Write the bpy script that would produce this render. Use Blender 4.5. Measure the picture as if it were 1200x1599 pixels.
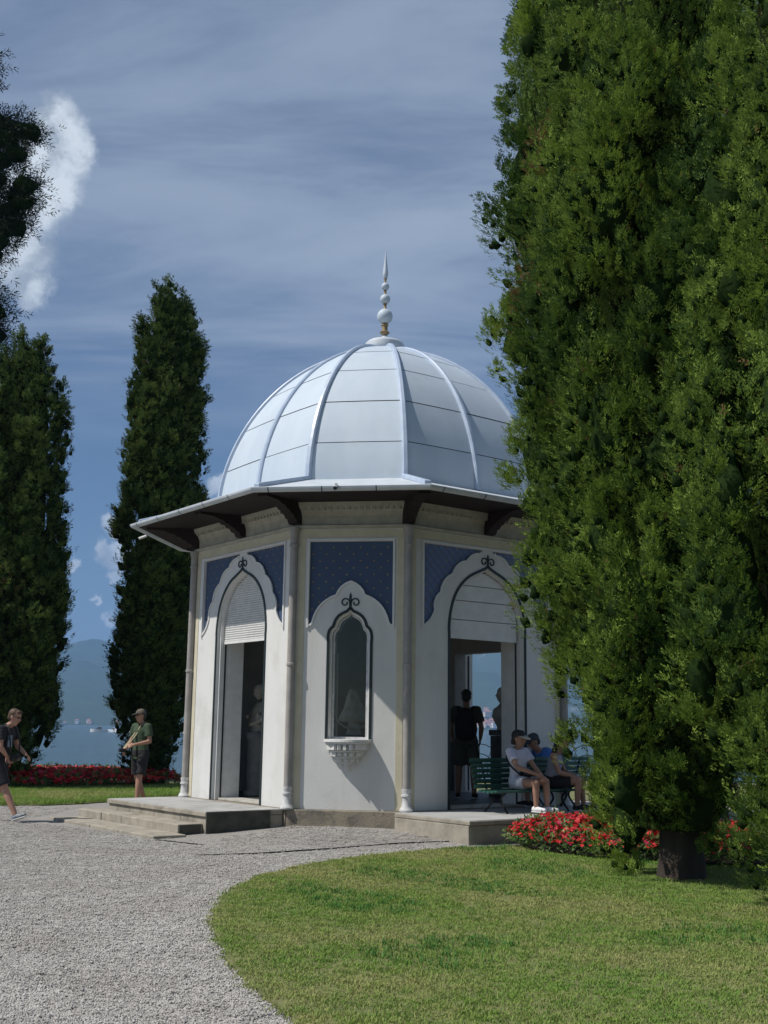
import bpy, bmesh, math, random
import numpy as np
from mathutils import Vector, Matrix, noise as mnoise
from mathutils.geometry import tessellate_polygon
for o in list(bpy.data.objects): bpy.data.objects.remove(o)
scene = bpy.context.scene
C = scene.collection
rad = math.radians

# ------------------------------------------------------------------ camera
CH = 1.48; FPX = 1787.66; PITCH = rad(10.698); ROLL = rad(0.7714)
_f = Vector((0, math.cos(PITCH), math.sin(PITCH))); _u = Vector((0, -math.sin(PITCH), math.cos(PITCH))); _r = Vector((1, 0, 0))
_r, _u = _r*math.cos(ROLL)+_u*math.sin(ROLL), _u*math.cos(ROLL)-_r*math.sin(ROLL)
cam = bpy.data.objects.new('camera', bpy.data.cameras.new('camera')); C.objects.link(cam)
m = Matrix((_r, _u, -_f)).transposed().to_4x4(); m.translation = (0, 0, CH); cam.matrix_world = m
cam.data.sensor_fit = 'VERTICAL'; cam.data.sensor_height = 36; cam.data.lens = 36*FPX/1599
cam.data.clip_start = 0.1; cam.data.clip_end = 30000
scene.camera = cam
def ray(x, y): return (_f + _r*((x-600)/FPX) + _u*((800-y)/FPX))
# ------------------------------------------------------------------ light
SUN = Vector((-2.321, -0.673, 3.3)).normalized()
sl = bpy.data.lights.new('sun', 'SUN'); sl.energy = 5.0; sl.angle = rad(0.53); sl.color = (1.0, 0.95, 0.88)
so = bpy.data.objects.new('sun', sl); C.objects.link(so); so.rotation_euler = SUN.to_track_quat('Z', 'Y').to_euler()
so.location = (-20, -6, 30)
scene.view_settings.view_transform = 'Standard'; scene.view_settings.look = 'None'
scene.view_settings.exposure = 0.0; scene.view_settings.gamma = 1.0
w = bpy.data.worlds.new('World'); scene.world = w; w.use_nodes = True
nt = w.node_tree; nt.nodes.clear()
def N(t, typ, **kw):
    n = t.nodes.new(typ)
    for k, v in kw.items(): setattr(n, k, v)
    return n
def L(t, a, b): t.links.new(a, b)
def math_(t, op, a, b=None, c=None, clamp=False):
    n = N(t, 'ShaderNodeMath', operation=op, use_clamp=clamp)
    for i, v in enumerate((a, b, c)):
        if v is None: continue
        if isinstance(v, (int, float)): n.inputs[i].default_value = v
        else: L(t, v, n.inputs[i])
    return n.outputs[0]
def vmath(t, op, a, b=None):
    n = N(t, 'ShaderNodeVectorMath', operation=op)
    for i, v in enumerate((a, b)):
        if v is None: continue
        if isinstance(v, (tuple, list, Vector)): n.inputs[i].default_value = tuple(v)
        elif isinstance(v, (int, float)): n.inputs['Scale'].default_value = v
        else: L(t, v, n.inputs[i])
    return n.outputs['Value'] if op in ('DISTANCE', 'DOT_PRODUCT', 'LENGTH') else n.outputs[0]
def maprange(t, v, a, b, c=0., d=1., smooth=True):
    n = N(t, 'ShaderNodeMapRange', interpolation_type='SMOOTHSTEP' if smooth else 'LINEAR')
    L(t, v, n.inputs[0])
    for i, x in enumerate((a, b, c, d)): n.inputs[i+1].default_value = x
    return n.outputs[0]
def mixc(t, fac, a, b, blend='MIX'):
    n = N(t, 'ShaderNodeMix', data_type='RGBA', blend_type=blend)
    for i, v in ((0, fac), (6, a), (7, b)):
        if isinstance(v, (int, float)): n.inputs[i].default_value = v
        elif isinstance(v, (tuple, list)): n.inputs[i].default_value = (*v[:3], 1)
        else: L(t, v, n.inputs[i])
    return n.outputs[2]
def noise_(t, vec, scale, detail=4, rough=.55, dist=0.):
    n = N(t, 'ShaderNodeTexNoise'); n.inputs['Scale'].default_value = scale; n.inputs['Detail'].default_value = detail
    n.inputs['Roughness'].default_value = rough; n.inputs['Distortion'].default_value = dist
    if vec is not None: L(t, vec, n.inputs['Vector'])
    return n
sky = N(nt, 'ShaderNodeTexSky', sky_type='NISHITA'); sky.sun_disc = False
sky.sun_elevation = math.asin(SUN.z); sky.sun_rotation = math.atan2(SUN.x, SUN.y)
sky.altitude = 200; sky.air_density = 1.0; sky.dust_density = 0.6; sky.ozone_density = 3.2
tc = N(nt, 'ShaderNodeTexCoord'); D = tc.outputs['Generated']
sep = N(nt, 'ShaderNodeSeparateXYZ'); L(nt, D, sep.inputs[0])
hz = math_(nt, 'ADD', math_(nt, 'MAXIMUM', sep.outputs[2], 0.0), 0.10)
px = math_(nt, 'DIVIDE', sep.outputs[0], hz); py = math_(nt, 'DIVIDE', sep.outputs[1], hz)
cmb = N(nt, 'ShaderNodeCombineXYZ'); L(nt, px, cmb.inputs[0]); L(nt, py, cmb.inputs[1])
mp = N(nt, 'ShaderNodeMapping'); mp.inputs['Rotation'].default_value = (0, 0, rad(24)); mp.inputs['Scale'].default_value = (.75, 2.0, 1); L(nt, cmb.outputs[0], mp.inputs[0])
n1 = noise_(nt, mp.outputs[0], 1.1, 7, .58, .4)
n2 = noise_(nt, cmb.outputs[0], .45, 3, .5)
veil = maprange(nt, n1.outputs[0], .33, .68)
patch = maprange(nt, n2.outputs[0], .36, .60)
up_ = maprange(nt, sep.outputs[2], .20, .33)
cir = math_(nt, 'MULTIPLY', math_(nt, 'ADD', math_(nt, 'MULTIPLY', veil, .76), math_(nt, 'MULTIPLY', patch, .20)), up_)
col = mixc(nt, cir, sky.outputs[0], (6.4, 7.0, 8.1))
# cumulus: puffs at directions all round the lower sky
wn = noise_(nt, D, 16, 6, .62); wn2 = noise_(nt, D, 55, 5, .6)
warp = vmath(nt, 'ADD', vmath(nt, 'SCALE', vmath(nt, 'SUBTRACT', wn.outputs['Color'], (.5, .5, .5)), .036), vmath(nt, 'SCALE', vmath(nt, 'SUBTRACT', wn2.outputs['Color'], (.5, .5, .5)), .022))
wd = vmath(nt, 'ADD', D, warp)
puffs = [(92, 200, 52), (70, 245, 62), (108, 245, 48), (50, 310, 66), (88, 305, 44), (20, 400, 70), (50, 450, 40), (178, 825, 22), (160, 862, 20), (186, 868, 26), (112, 880, 13), (176, 895, 11), (172, 965, 13), (155, 932, 9), (340, 762, 24), (352, 790, 22),
         (-500, 300, 110), (-640, 380, 130), (-420, 800, 60), (1900, 500, 120), (2050, 560, 140), (1700, 900, 60)]
cm = None
for (x, y, r) in puffs:
    c = ray(x, y).normalized(); rr = r/FPX*.93
    dd = vmath(nt, 'DISTANCE', wd, c)
    mk = maprange(nt, dd, rr*1.12, rr*.55)
    cm = mk if cm is None else math_(nt, 'MAXIMUM', cm, mk)
sh = noise_(nt, wd, 24, 4, .6)
ccol = mixc(nt, maprange(nt, sh.outputs[0], .35, .62), (6.4, 6.8, 7.4), (13., 13., 13.))
low = maprange(nt, sep.outputs[2], .42, .30, 0, .35)
ccol = mixc(nt, low, ccol, (6.2, 6.9, 7.8))
col = mixc(nt, math_(nt, 'MULTIPLY', cm, .95), col, ccol)
col = mixc(nt, 1.0, col, (.90, .99, 1.08), 'MULTIPLY')
bg = N(nt, 'ShaderNodeBackground'); bg.inputs[1].default_value = 0.064; L(nt, col, bg.inputs[0])
wo = N(nt, 'ShaderNodeOutputWorld'); L(nt, bg.outputs[0], wo.inputs[0])
try:
    scene.cycles.use_denoising = True
    scene.cycles.max_bounces = 8; scene.cycles.transparent_max_bounces = 12
except Exception: pass

# ------------------------------------------------------------------ materials
MATS = {}
def mat(name, c1, c2=None, scale=6, rough=.7, bump=0., bscale=80, metal=0., spec=.4, contrast=(.35, .65), tint=None, trans=0., c3=None, s3=1.0, streak=False, coat=0):
    if name in MATS: return MATS[name]
    m = bpy.data.materials.new(name); m.use_nodes = True; t = m.node_tree; b = t.nodes['Principled BSDF']; out = t.nodes['Material Output']
    tcn = N(t, 'ShaderNodeTexCoord'); vec = tcn.outputs['Object']
    if streak:
        mp = N(t, 'ShaderNodeMapping'); mp.inputs['Scale'].default_value = (1, 1, .12); L(t, vec, mp.inputs[0]); v2 = mp.outputs[0]
    else: v2 = vec
    b.inputs['Roughness'].default_value = rough; b.inputs['Metallic'].default_value = metal; b.inputs['Specular IOR Level'].default_value = spec
    b.inputs['Coat Weight'].default_value = coat
    colr = None
    if c2 is None: b.inputs['Base Color'].default_value = (*c1, 1)
    else:
        n = noise_(t, v2, scale, 5, .6)
        colr = mixc(t, maprange(t, n.outputs[0], *contrast), c1, c2)
    if c3 is not None:
        n = noise_(t, vec, s3, 4, .65)
        colr = mixc(t, maprange(t, n.outputs[0], .5, .72), colr, c3)
    if tint:   # per-sprig float attribute 'tint' runs c1 -> c2 -> tint colour
        a = N(t, 'ShaderNodeAttribute'); a.attribute_name = 'tint'
        colr = mixc(t, maprange(t, a.outputs['Fac'], 0, .9, smooth=False), c1, c2)
        colr = mixc(t, maprange(t, a.outputs['Fac'], .955, .965), colr, tint)
    if colr is not None: L(t, colr, b.inputs['Base Color'])
    if bump:
        n = noise_(t, vec, bscale, 5, .6)
        bp = N(t, 'ShaderNodeBump'); bp.inputs['Strength'].default_value = min(1, bump); bp.inputs['Distance'].default_value = .01 if bump <= 1 else .01*bump
        L(t, n.outputs[0], bp.inputs['Height']); L(t, bp.outputs[0], b.inputs['Normal'])
    if trans:
        tr = N(t, 'ShaderNodeBsdfTranslucent'); ms = N(t, 'ShaderNodeMixShader'); ms.inputs[0].default_value = trans
        if colr is not None: L(t, colr, tr.inputs[0])
        else: tr.inputs[0].default_value = (*c1, 1)
        L(t, b.outputs[0], ms.inputs[1]); L(t, tr.outputs[0], ms.inputs[2]); L(t, ms.outputs[0], out.inputs[0])
    MATS[name] = m
    return m
STUCCO = mat('white_stucco', (.66, .66, .64), (.60, .60, .575), 2.5, .85, .25, 45, c3=(.575, .57, .545), s3=1.6, streak=True)
CREAM = mat('cream_paint', (.58, .54, .40), (.52, .48, .35), 5, .8, .2, 60)
WHITE = mat('white_paint', (.70, .70, .68), (.63, .63, .61), 6, .6, .1, 70)
BLACK = mat('black_paint', (.012, .022, .022), None, rough=.5)
BROWN = mat('dark_brown_wood', (.011, .0055, .0042), (.018, .009, .007), 8, .7, .3, 60)
FRIEZE = mat('frieze_plaster', (.42, .41, .35), (.34, .33, .28), 6, .85, .3, 50)
ROOF = mat('roof_sheet_metal', (.56, .60, .64), (.48, .53, .58), 3, .45, .06, 30, spec=.5)
DOMEM = mat('dome_sheet_metal', (.50, .575, .65), (.455, .53, .61), 1.6, .58, .5, 2.2, spec=.38, c3=(.475, .54, .60), s3=4, streak=True)
RIBM = mat('dome_rib_metal', (.44, .52, .64), (.36, .44, .56), 4, .4, .05, 30, spec=.5)
SEAM = mat('dark_seam', (.06, .07, .085), None, rough=.6)
PIPEM = mat('mauve_pipe_paint', (.34, .32, .30), (.28, .265, .25), 5, .55, .05, 40)
CAST = mat('white_cast_iron', (.60, .60, .60), (.45, .45, .45), 14, .6, .3, 40)
STONE = mat('platform_stone', (.36, .325, .265), (.27, .245, .20), 5, .9, .6, 60, c3=(.20, .185, .15), s3=3)
DARKEND = mat('dark_end_stone', (.055, .055, .045), (.09, .088, .072), 6, .95, .7, 50)
STONEB = mat('brown_stone', (.29, .25, .19), (.20, .18, .145), 4, .9, .8, 40, c3=(.13, .12, .10), s3=5)
CONC = mat('worn_cement', (.40, .40, .39), (.33, .33, .32), 3, .9, .3, 90, c3=(.28, .28, .27), s3=1.5)
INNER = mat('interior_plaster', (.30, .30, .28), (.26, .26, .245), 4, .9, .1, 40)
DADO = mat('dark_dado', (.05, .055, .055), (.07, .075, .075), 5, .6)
MARBLE = mat('aged_marble', (.52, .50, .45), (.40, .385, .34), 8, .6, .2, 50)
GREYST = mat('dark_grey_stone', (.085, .09, .09), (.06, .065, .065), 6, .6, .2, 50)
GOLD = mat('gold_leaf', (.42, .32, .10), (.30, .22, .07), 20, .5, metal=.3)
BRASS = mat('aged_brass', (.30, .225, .12), (.22, .16, .08), 14, .55, metal=.2)
GREENP = mat('green_bench_paint', (.018, .075, .055), (.03, .10, .075), 12, .45, .1, 60)
IRON = mat('black_iron', (.015, .017, .018), None, rough=.5, metal=.3)
BARK = mat('cypress_bark', (.055, .042, .032), (.032, .025, .02), 9, .95, 1.0, 25, streak=True)
def blue_mat(name, c1, c2, lattice):
    m = bpy.data.materials.new(name); m.use_nodes = True; t = m.node_tree; b = t.nodes['Principled BSDF']
    b.inputs['Roughness'].default_value = .75
    tcn = N(t, 'ShaderNodeTexCoord'); n = noise_(t, tcn.outputs['Object'], 3, 5, .6)
    colr = mixc(t, n.outputs[0], c1, c2)
    if lattice:
        uv = N(t, 'ShaderNodeUVMap'); s = N(t, 'ShaderNodeSeparateXYZ'); L(t, uv.outputs[0], s.inputs[0])
        for sg in ('ADD', 'SUBTRACT'):
            v = math_(t, sg, s.outputs[0], s.outputs[1])
            fr = math_(t, 'FRACT', math_(t, 'DIVIDE', v, .15))
            ln = math_(t, 'COMPARE', fr, .5, .045)
            colr = mixc(t, math_(t, 'MULTIPLY', ln, .75 if sg == 'ADD' else .35), colr, (.06, .06, .10))
    L(t, colr, b.inputs['Base Color']); return m
BLUE = blue_mat('blue_panel_paint', (.040, .070, .135), (.054, .088, .165), False)
BLUEL = blue_mat('blue_lattice_paint', (.11, .16, .30), (.13, .185, .335), True)
def glass_mat():
    m = bpy.data.materials.new('window_glass'); m.use_nodes = True; t = m.node_tree; t.nodes.remove(t.nodes['Principled BSDF'])
    out = t.nodes['Material Output']; tr = N(t, 'ShaderNodeBsdfTransparent'); tr.inputs[0].default_value = (.80, .84, .82, 1)
    gl = N(t, 'ShaderNodeBsdfGlossy'); gl.inputs['Roughness'].default_value = .02
    fr = N(t, 'ShaderNodeFresnel'); fr.inputs[0].default_value = 1.45
    ms = N(t, 'ShaderNodeMixShader'); L(t, fr.outputs[0], ms.inputs[0]); L(t, tr.outputs[0], ms.inputs[1]); L(t, gl.outputs[0], ms.inputs[2]); L(t, ms.outputs[0], out.inputs[0])
    return m
GLASS = glass_mat()

# ------------------------------------------------------------------ mesh helpers
def link(name, me, m=None, parent=None):
    o = bpy.data.objects.new(name, me); C.objects.link(o)
    if m is not None and me is not None and not me.materials: me.materials.append(m)
    if parent is not None: o.parent = parent
    return o
def tag(o, label=None, cat=None, group=None, kind=None):
    for k, v in (('label', label), ('category', cat), ('group', group), ('kind', kind)):
        if v: o[k] = v
    return o
def empty(name, loc=(0, 0, 0), rz=0., **kw):
    o = bpy.data.objects.new(name, None); C.objects.link(o); o.location = loc; o.rotation_euler = (0, 0, rz); o.empty_display_size = .2
    return tag(o, **kw)
class MB:
    def __init__(s): s.v = []; s.f = []
    def add(s, vs, fs):
        k = len(s.v); s.v += [tuple(v) for v in vs]; s.f += [tuple(i+k for i in f) for f in fs]; return s
    def box(s, c, d, R=None):
        c = Vector(c); vs = []
        for x in (-.5, .5):
            for y in (-.5, .5):
                for z in (-.5, .5):
                    p = Vector((x*d[0], y*d[1], z*d[2])); p = R @ p if R else p
                    vs.append(c+p)
        return s.add(vs, [(0, 1, 3, 2), (4, 6, 7, 5), (0, 4, 5, 1), (2, 3, 7, 6), (0, 2, 6, 4), (1, 5, 7, 3)])
    def loft(s, pts, radii, side=None, n=14, cap=True):
        pts = [Vector(p) for p in pts]; rings = []
        for i, p in enumerate(pts):
            t = (pts[min(i+1, len(pts)-1)]-pts[max(i-1, 0)]).normalized()
            sd = Vector(side) if side is not None else (Vector((1, 0, 0)) if abs(t.x) < .8 else Vector((0, 1, 0)))
            sd = (sd - t*sd.dot(t)).normalized(); fr = t.cross(sd)
            r = radii[i]; a, b = r if isinstance(r, tuple) else (r, r)
            rings.append([p + sd*(a*math.cos(2*math.pi*k/n)) + fr*(b*math.sin(2*math.pi*k/n)) for k in range(n)])
        vs = [v for rg in rings for v in rg]; fs = []
        for i in range(len(pts)-1):
            for k in range(n):
                k2 = (k+1) % n; fs.append((i*n+k, i*n+k2, (i+1)*n+k2, (i+1)*n+k))
        if cap:
            fs.append(tuple(range(n-1, -1, -1))); fs.append(tuple((len(pts)-1)*n+k for k in range(n)))
        return s.add(vs, fs)
    def capsule(s, a, b, ra, rb, n=12, mid=None):
        a = Vector(a); b = Vector(b); t = (b-a).normalized(); P = []; R = []
        for q in (-.95, -.6, 0): P.append(a+t*ra*q); R.append(ra*math.sqrt(1-q*q))
        if mid: P.append(a.lerp(b, mid[0])); R.append(mid[1])
        for q in (0, .6, .95): P.append(b+t*rb*q); R.append(rb*math.sqrt(1-q*q))
        return s.loft(P, R, n=n)
    def ball(s, c, r, n=12, R=None):
        r = r if isinstance(r, tuple) else (r, r, r); c = Vector(c); vs = []; fs = []; m_ = n//2
        for i in range(1, m_):
            th = math.pi*i/m_
            for k in range(n):
                ph = 2*math.pi*k/n; p = Vector((r[0]*math.sin(th)*math.cos(ph), r[1]*math.sin(th)*math.sin(ph), r[2]*math.cos(th)))
                vs.append(c + (R @ p if R else p))
        tp = Vector((0, 0, r[2])); vs.append(c+(R @ tp if R else tp)); vs.append(c-(R @ tp if R else tp)); T = len(vs)-2
        for i in range(m_-2):
            for k in range(n): fs.append((i*n+k, (i+1)*n+k, (i+1)*n+(k+1) % n, i*n+(k+1) % n))
        for k in range(n): fs.append((T, k, (k+1) % n)); fs.append((T+1, (m_-2)*n+(k+1) % n, (m_-2)*n+k))
        return s.add(vs, fs)
    def lathe(s, prof, n=20, c=(0, 0, 0)):
        vs = []; fs = []
        for r, z in prof:
            for k in range(n): vs.append((c[0]+r*math.cos(2*math.pi*k/n), c[1]+r*math.sin(2*math.pi*k/n), c[2]+z))
        for i in range(len(prof)-1):
            for k in range(n): fs.append((i*n+k, i*n+(k+1) % n, (i+1)*n+(k+1) % n, (i+1)*n+k))
        fs.append(tuple(range(n-1, -1, -1))); fs.append(tuple((len(prof)-1)*n+k for k in range(n)))
        return s.add(vs, fs)
    def mesh(s, name, m=None, smooth=False):
        me = bpy.data.meshes.new(name); me.from_pydata(s.v, [], s.f); me.validate()
        if smooth:
            me.shade_smooth() if hasattr(me, 'shade_smooth') else None
        if m: me.materials.append(m)
        return me
    def build(s, name, m=None, parent=None, smooth=False, bevel=0):
        o = link(name, s.mesh(name, m, smooth), None, parent)
        if bevel:
            b = o.modifiers.new('bevel', 'BEVEL'); b.width = bevel; b.segments = 2; b.limit_method = 'ANGLE'
        return o
def smooth_angle(o, a=40):
    try: o.data.set_sharp_from_angle(angle=rad(a))
    except Exception: pass
    return o
def catmull(P, n=6, closed=False):
    out = []; P = [Vector(p) for p in P]
    for i in range(len(P)-1):
        p0 = P[max(i-1, 0)]; p1 = P[i]; p2 = P[i+1]; p3 = P[min(i+2, len(P)-1)]
        for k in range(n):
            t = k/n; out.append(.5*((2*p1)+(p2-p0)*t+(2*p0-5*p1+4*p2-p3)*t*t+(3*p1-p0-3*p2+p3)*t**3))
    return out+[P[-1]]

# ------------------------------------------------------------------ pavilion frame
PX, PY, PSI = -0.0314, 19.9267, -0.14501
WW, NW = 3.1603, 1.6934
DW, DN = 2.7776, 3.0814
Z0, Z1, Z2, OV = .3236, 4.4354, 4.7694, .9595
T8 = math.tan(math.pi/8)
PAV_M = Matrix.Translation((PX, PY, 0)) @ Matrix.Rotation(PSI, 4, 'Z')
def wide(a): return a in (45, 135, 225, 315)
def fdist(a): return DW if wide(a) else DN
def fhalf(a): return WW/2 if wide(a) else NW/2
def fx(a, d=0.):
    """face frame of the pavilion: (u right, v up, out) -> pavilion-local"""
    n = Vector((math.cos(rad(a)), math.sin(rad(a)), 0)); t = Vector((-n.y, n.x, 0)); o = n*(fdist(a)+d)
    return lambda u, v, w=0.: o + t*u + n*w + Vector((0, 0, v))
def fworld(a, u, d, z): return PAV_M @ fx(a, d)(u, z, 0)
def fdir(a): 
    b = rad(a)+PSI; return Vector((math.cos(b), math.sin(b), 0))
def oct_corners(off, k=1.0):
    """corner points in order, start between 225 (left) and 270 (front)"""
    out = []
    for a in (225, 270, 315, 0, 45, 90, 135, 180):
        h = (fhalf(a)+off*T8)*k; d = (fdist(a)+off)*k
        n = Vector((math.cos(rad(a)), math.sin(rad(a)), 0)); t = Vector((-n.y, n.x, 0)); out.append((a, n*d-t*h, n*d+t*h))
    return out
def plate(outer, holes, out, th, F, taper=0.):
    """flat plate in a face frame: outer loop and holes in (u,v), front at w=out, thickness th backwards"""
    loops = [[(p[0], p[1]) for p in outer]]+[[(p[0], p[1]) for p in h] for h in holes]
    flat = [p for l in loops for p in l]
    tris = tessellate_polygon([[Vector((x, y, 0)) for x, y in l] for l in loops])
    n = len(flat); mb = MB(); no = len(outer)
    vs = [F(x, y, out) for x, y in flat]
    for i, (x, y) in enumerate(flat):
        xx = x
        if taper and i < no and abs(x) > taper: xx = math.copysign(abs(x)-th*T8, x)
        vs.append(F(xx, y, out-th))
    fs = []
    for t in tris:
        a, b, c = t
        ar = (flat[b][0]-flat[a][0])*(flat[c][1]-flat[a][1])-(flat[c][0]-flat[a][0])*(flat[b][1]-flat[a][1])
        if abs(ar) < 1e-9: continue
        if ar < 0: b, c = c, b
        fs.append((a, b, c)); fs.append((n+a, n+c, n+b))
    k = 0
    for li, l in enumerate(loops):
        s = sum(l[i][0]*l[(i+1) % len(l)][1]-l[(i+1) % len(l)][0]*l[i][1] for i in range(len(l)))
        cw = (s < 0) != (li > 0)
        for i in range(len(l)):
            a = k+i; b = k+(i+1) % len(l)
            fs.append((a, b, n+b, n+a) if cw else (b, a, n+a, n+b))
        k += len(l)
    mb.add(vs, fs); mb.uv = flat+flat
    return mb
def build_uv(mb, name, m, parent):
    o = mb.build(name, m, parent); me = o.data; uvl = me.uv_layers.new(name='UVMap')
    for lp in me.loops: uvl.data[lp.index].uv = mb.uv[lp.vertex_index]
    return o
def ribbon_loop(pts, wd):
    """closed outline of a strip of width wd along an open polyline, to its left"""
    P = [Vector((p[0], p[1])) for p in pts]; off = []
    for i, p in enumerate(P):
        t = (P[min(i+1, len(P)-1)]-P[max(i-1, 0)]).normalized(); off.append(p+Vector((-t.y, t.x))*wd)
    return P, off
def ribbon(pts, wd, out, th, F, center=False):
    P, Q = ribbon_loop(pts, wd)
    if center: P, Q = ribbon_loop(pts, -wd/2)[1], ribbon_loop(pts, wd/2)[1]
    mb = MB(); vs = []; n = len(P)
    for p, q in zip(P, Q): vs += [F(p.x, p.y, out), F(q.x, q.y, out), F(p.x, p.y, out-th), F(q.x, q.y, out-th)]
    fs = []
    for i in range(n-1):
        a = i*4; b = a+4; fs += [(a, b, b+1, a+1), (a+2, a+3, b+3, b+2), (a, a+2, b+2, b), (a+1, b+1, b+3, a+3)]
    fs += [(0, 1, 3, 2), ((n-1)*4, (n-1)*4+2, (n-1)*4+3, (n-1)*4+1)]
    return mb.add(vs, fs)
def rect(u0, v0, u1, v1): return [(u0, v0), (u1, v0), (u1, v1), (u0, v1)]
def arc_between(a, b, bulge, n=5):
    a = Vector(a[:2]); b = Vector(b[:2]); d = b-a; nrm = Vector((-d.y, d.x)).normalized()
    return [a+d*(k/n)+nrm*(bulge*4*(k/n)*(1-k/n)) for k in range(n)]
def inside(poly, x, y):
    c = False; j = len(poly)-1
    for i in range(len(poly)):
        xi, yi = poly[i][0], poly[i][1]; xj, yj = poly[j][0], poly[j][1]
        if (yi > y) != (yj > y) and x < (xj-xi)*(y-yi)/(yj-yi)+xi: c = not c
        j = i
    return c
# outlines
DOOR_R = catmull([(.76, 2.90), (.765, 3.0), (.735, 3.22), (.66, 3.45), (.53, 3.64), (.36, 3.78), (.15, 3.875), (0.03, 3.93), (0., 3.965)], 4)
DOOR_R = [(p.x, p.y) for p in [Vector((q[0], q[1], 0)) for q in [(v[0], v[1]) for v in [(.76, Z0)]]]] + [(p[0], p[1]) for p in DOOR_R] if False else [(.76, Z0)]+[(p[0], p[1]) for p in [Vector((q[0], q[1], 0)) for q in catmull([(.76, 2.90, 0), (.765, 3.0, 0), (.735, 3.22, 0), (.66, 3.45, 0), (.53, 3.64, 0), (.36, 3.78, 0), (.15, 3.875, 0), (.03, 3.93, 0), (0, 3.965, 0)], 4)]]
def mirror(P): return P+[(-x, y) for x, y in reversed(P[:-1])]
DOOR_ARCH = mirror(DOOR_R)              # right jamb foot -> apex -> left jamb foot
def inset_door(d): 
    out = []
    for x, y in DOOR_R:
        k = max(0., (y-2.9)/1.06); out.append((max(0., x*(1-d/.76)), y-d*k*.9 if y > 2.9 else y))
    return mirror(out)
WIN_R = [(.30, 1.32)]+[(p.x, p.y) for p in catmull([(.30, 2.72, 0), (.305, 2.80, 0), (.285, 2.885, 0), (.235, 2.935, 0)], 4)]+[(p.x, p.y) for p in catmull([(.228, 2.95, 0), (.205, 3.02, 0), (.16, 3.085, 0), (.09, 3.13, 0), (.03, 3.16, 0), (0, 3.20, 0)], 3)]
WIN_ARCH = mirror(WIN_R)
def inset_win(d):
    out = []
    for x, y in WIN_R: out.append((x*(1-d/.30), y if y < 1.5 else y-d*max(0, (y-2.7))/.5))
    return mirror(out)
# scalloped spandrel of a wide face (right half)
SC = [(1.275, 2.965), (1.05, 3.225), (.935, 3.50), (.705, 3.79), (.425, 4.01), (.15, 4.145)]
SPAN_R = arc_between(SC[0], SC[1], .035)+arc_between(SC[1], SC[2], -.05)+arc_between(SC[2], SC[3], -.055)+arc_between(SC[3], SC[4], -.055)+arc_between(SC[4], SC[5], -.045)+[Vector((.148, 4.15)), Vector((.13, 4.19)), Vector((.10, 4.222)), Vector((1.275, 4.222))]
SPAN_R = [(p.x, p.y) for p in SPAN_R]; SPAN_L = [(-x, y) for x, y in reversed(SPAN_R)]
SN = [(.625, 2.95), (.555, 3.01), (.205, 3.40), (0., 3.60)]
_h = arc_between(SN[0], SN[1], .015, 3)+arc_between(SN[1], SN[2], -.075, 7)+arc_between(SN[2], SN[3], -.035, 4)
BLUE_N = [(p.x, p.y) for p in _h]+[(0., 3.60)]+[(-p.x, p.y) for p in reversed(_h)]+[(-.625, 4.216), (.625, 4.216)]

pav = empty('lakeside_pavilion', (PX, PY, 0), PSI, label='white octagonal garden pavilion with pale blue ribbed metal dome and pointed arches', cat='pavilion')
def star_mesh(F, poly, sp, out):
    mb = MB(); row = 0; v = 2.9
    while v < 4.22:
        u = -1.3+(sp/2 if row % 2 else 0)
        while u < 1.3:
            pts = [(u+.016*math.cos(k), v+.016*math.sin(k)) for k in (0, 1.57, 3.14, 4.71)]
            if inside(poly, u, v) and all(inside(poly, *p) for p in pts):
                vs = [F(u, v, out+.003)]
                for k in range(10):
                    r = .019 if k % 2 == 0 else .008; vs.append(F(u+r*math.sin(k*math.pi/5), v+r*math.cos(k*math.pi/5), out))
                mb.add(vs, [(0, 1+(k+1) % 10, 1+k) for k in range(10)])
            u += sp
        v += sp/2; row += 1
    return mb
def fleur(F, u0, zt, zb, parent, out=.012):
    """teardrop over two curled volutes"""
    h = zt-zb; mb = MB()
    tear = [(u0, zb+h*.25)]+[(u0+.028*math.sin(math.pi*k/8)*(.35+.65*k/8), zb+h*.25+h*.75*k/8) for k in range(1, 8)]+[(u0, zt)]
    loop = tear+[(2*u0-x, y) for x, y in reversed(tear[1:-1])]
    q = plate(loop, [], out, .012, F); mb.add(q.v, q.f)
    for s in (1, -1):
        P = []
        for k in range(26):
            t = k/25*2.1*math.pi; r = .068*(1-.62*k/25)
            P.append((u0+s*(.078-r*math.cos(t)), zb+h*.42+r*math.sin(t)))
        P = [(u0+s*.008, zb)]+P
        q = ribbon(P, .020, out, .012, F, True); mb.add(q.v, q.f)
    return mb.build('fleur_ornament', BLACK, parent)
VISIBLE = (225, 270, 315)
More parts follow.
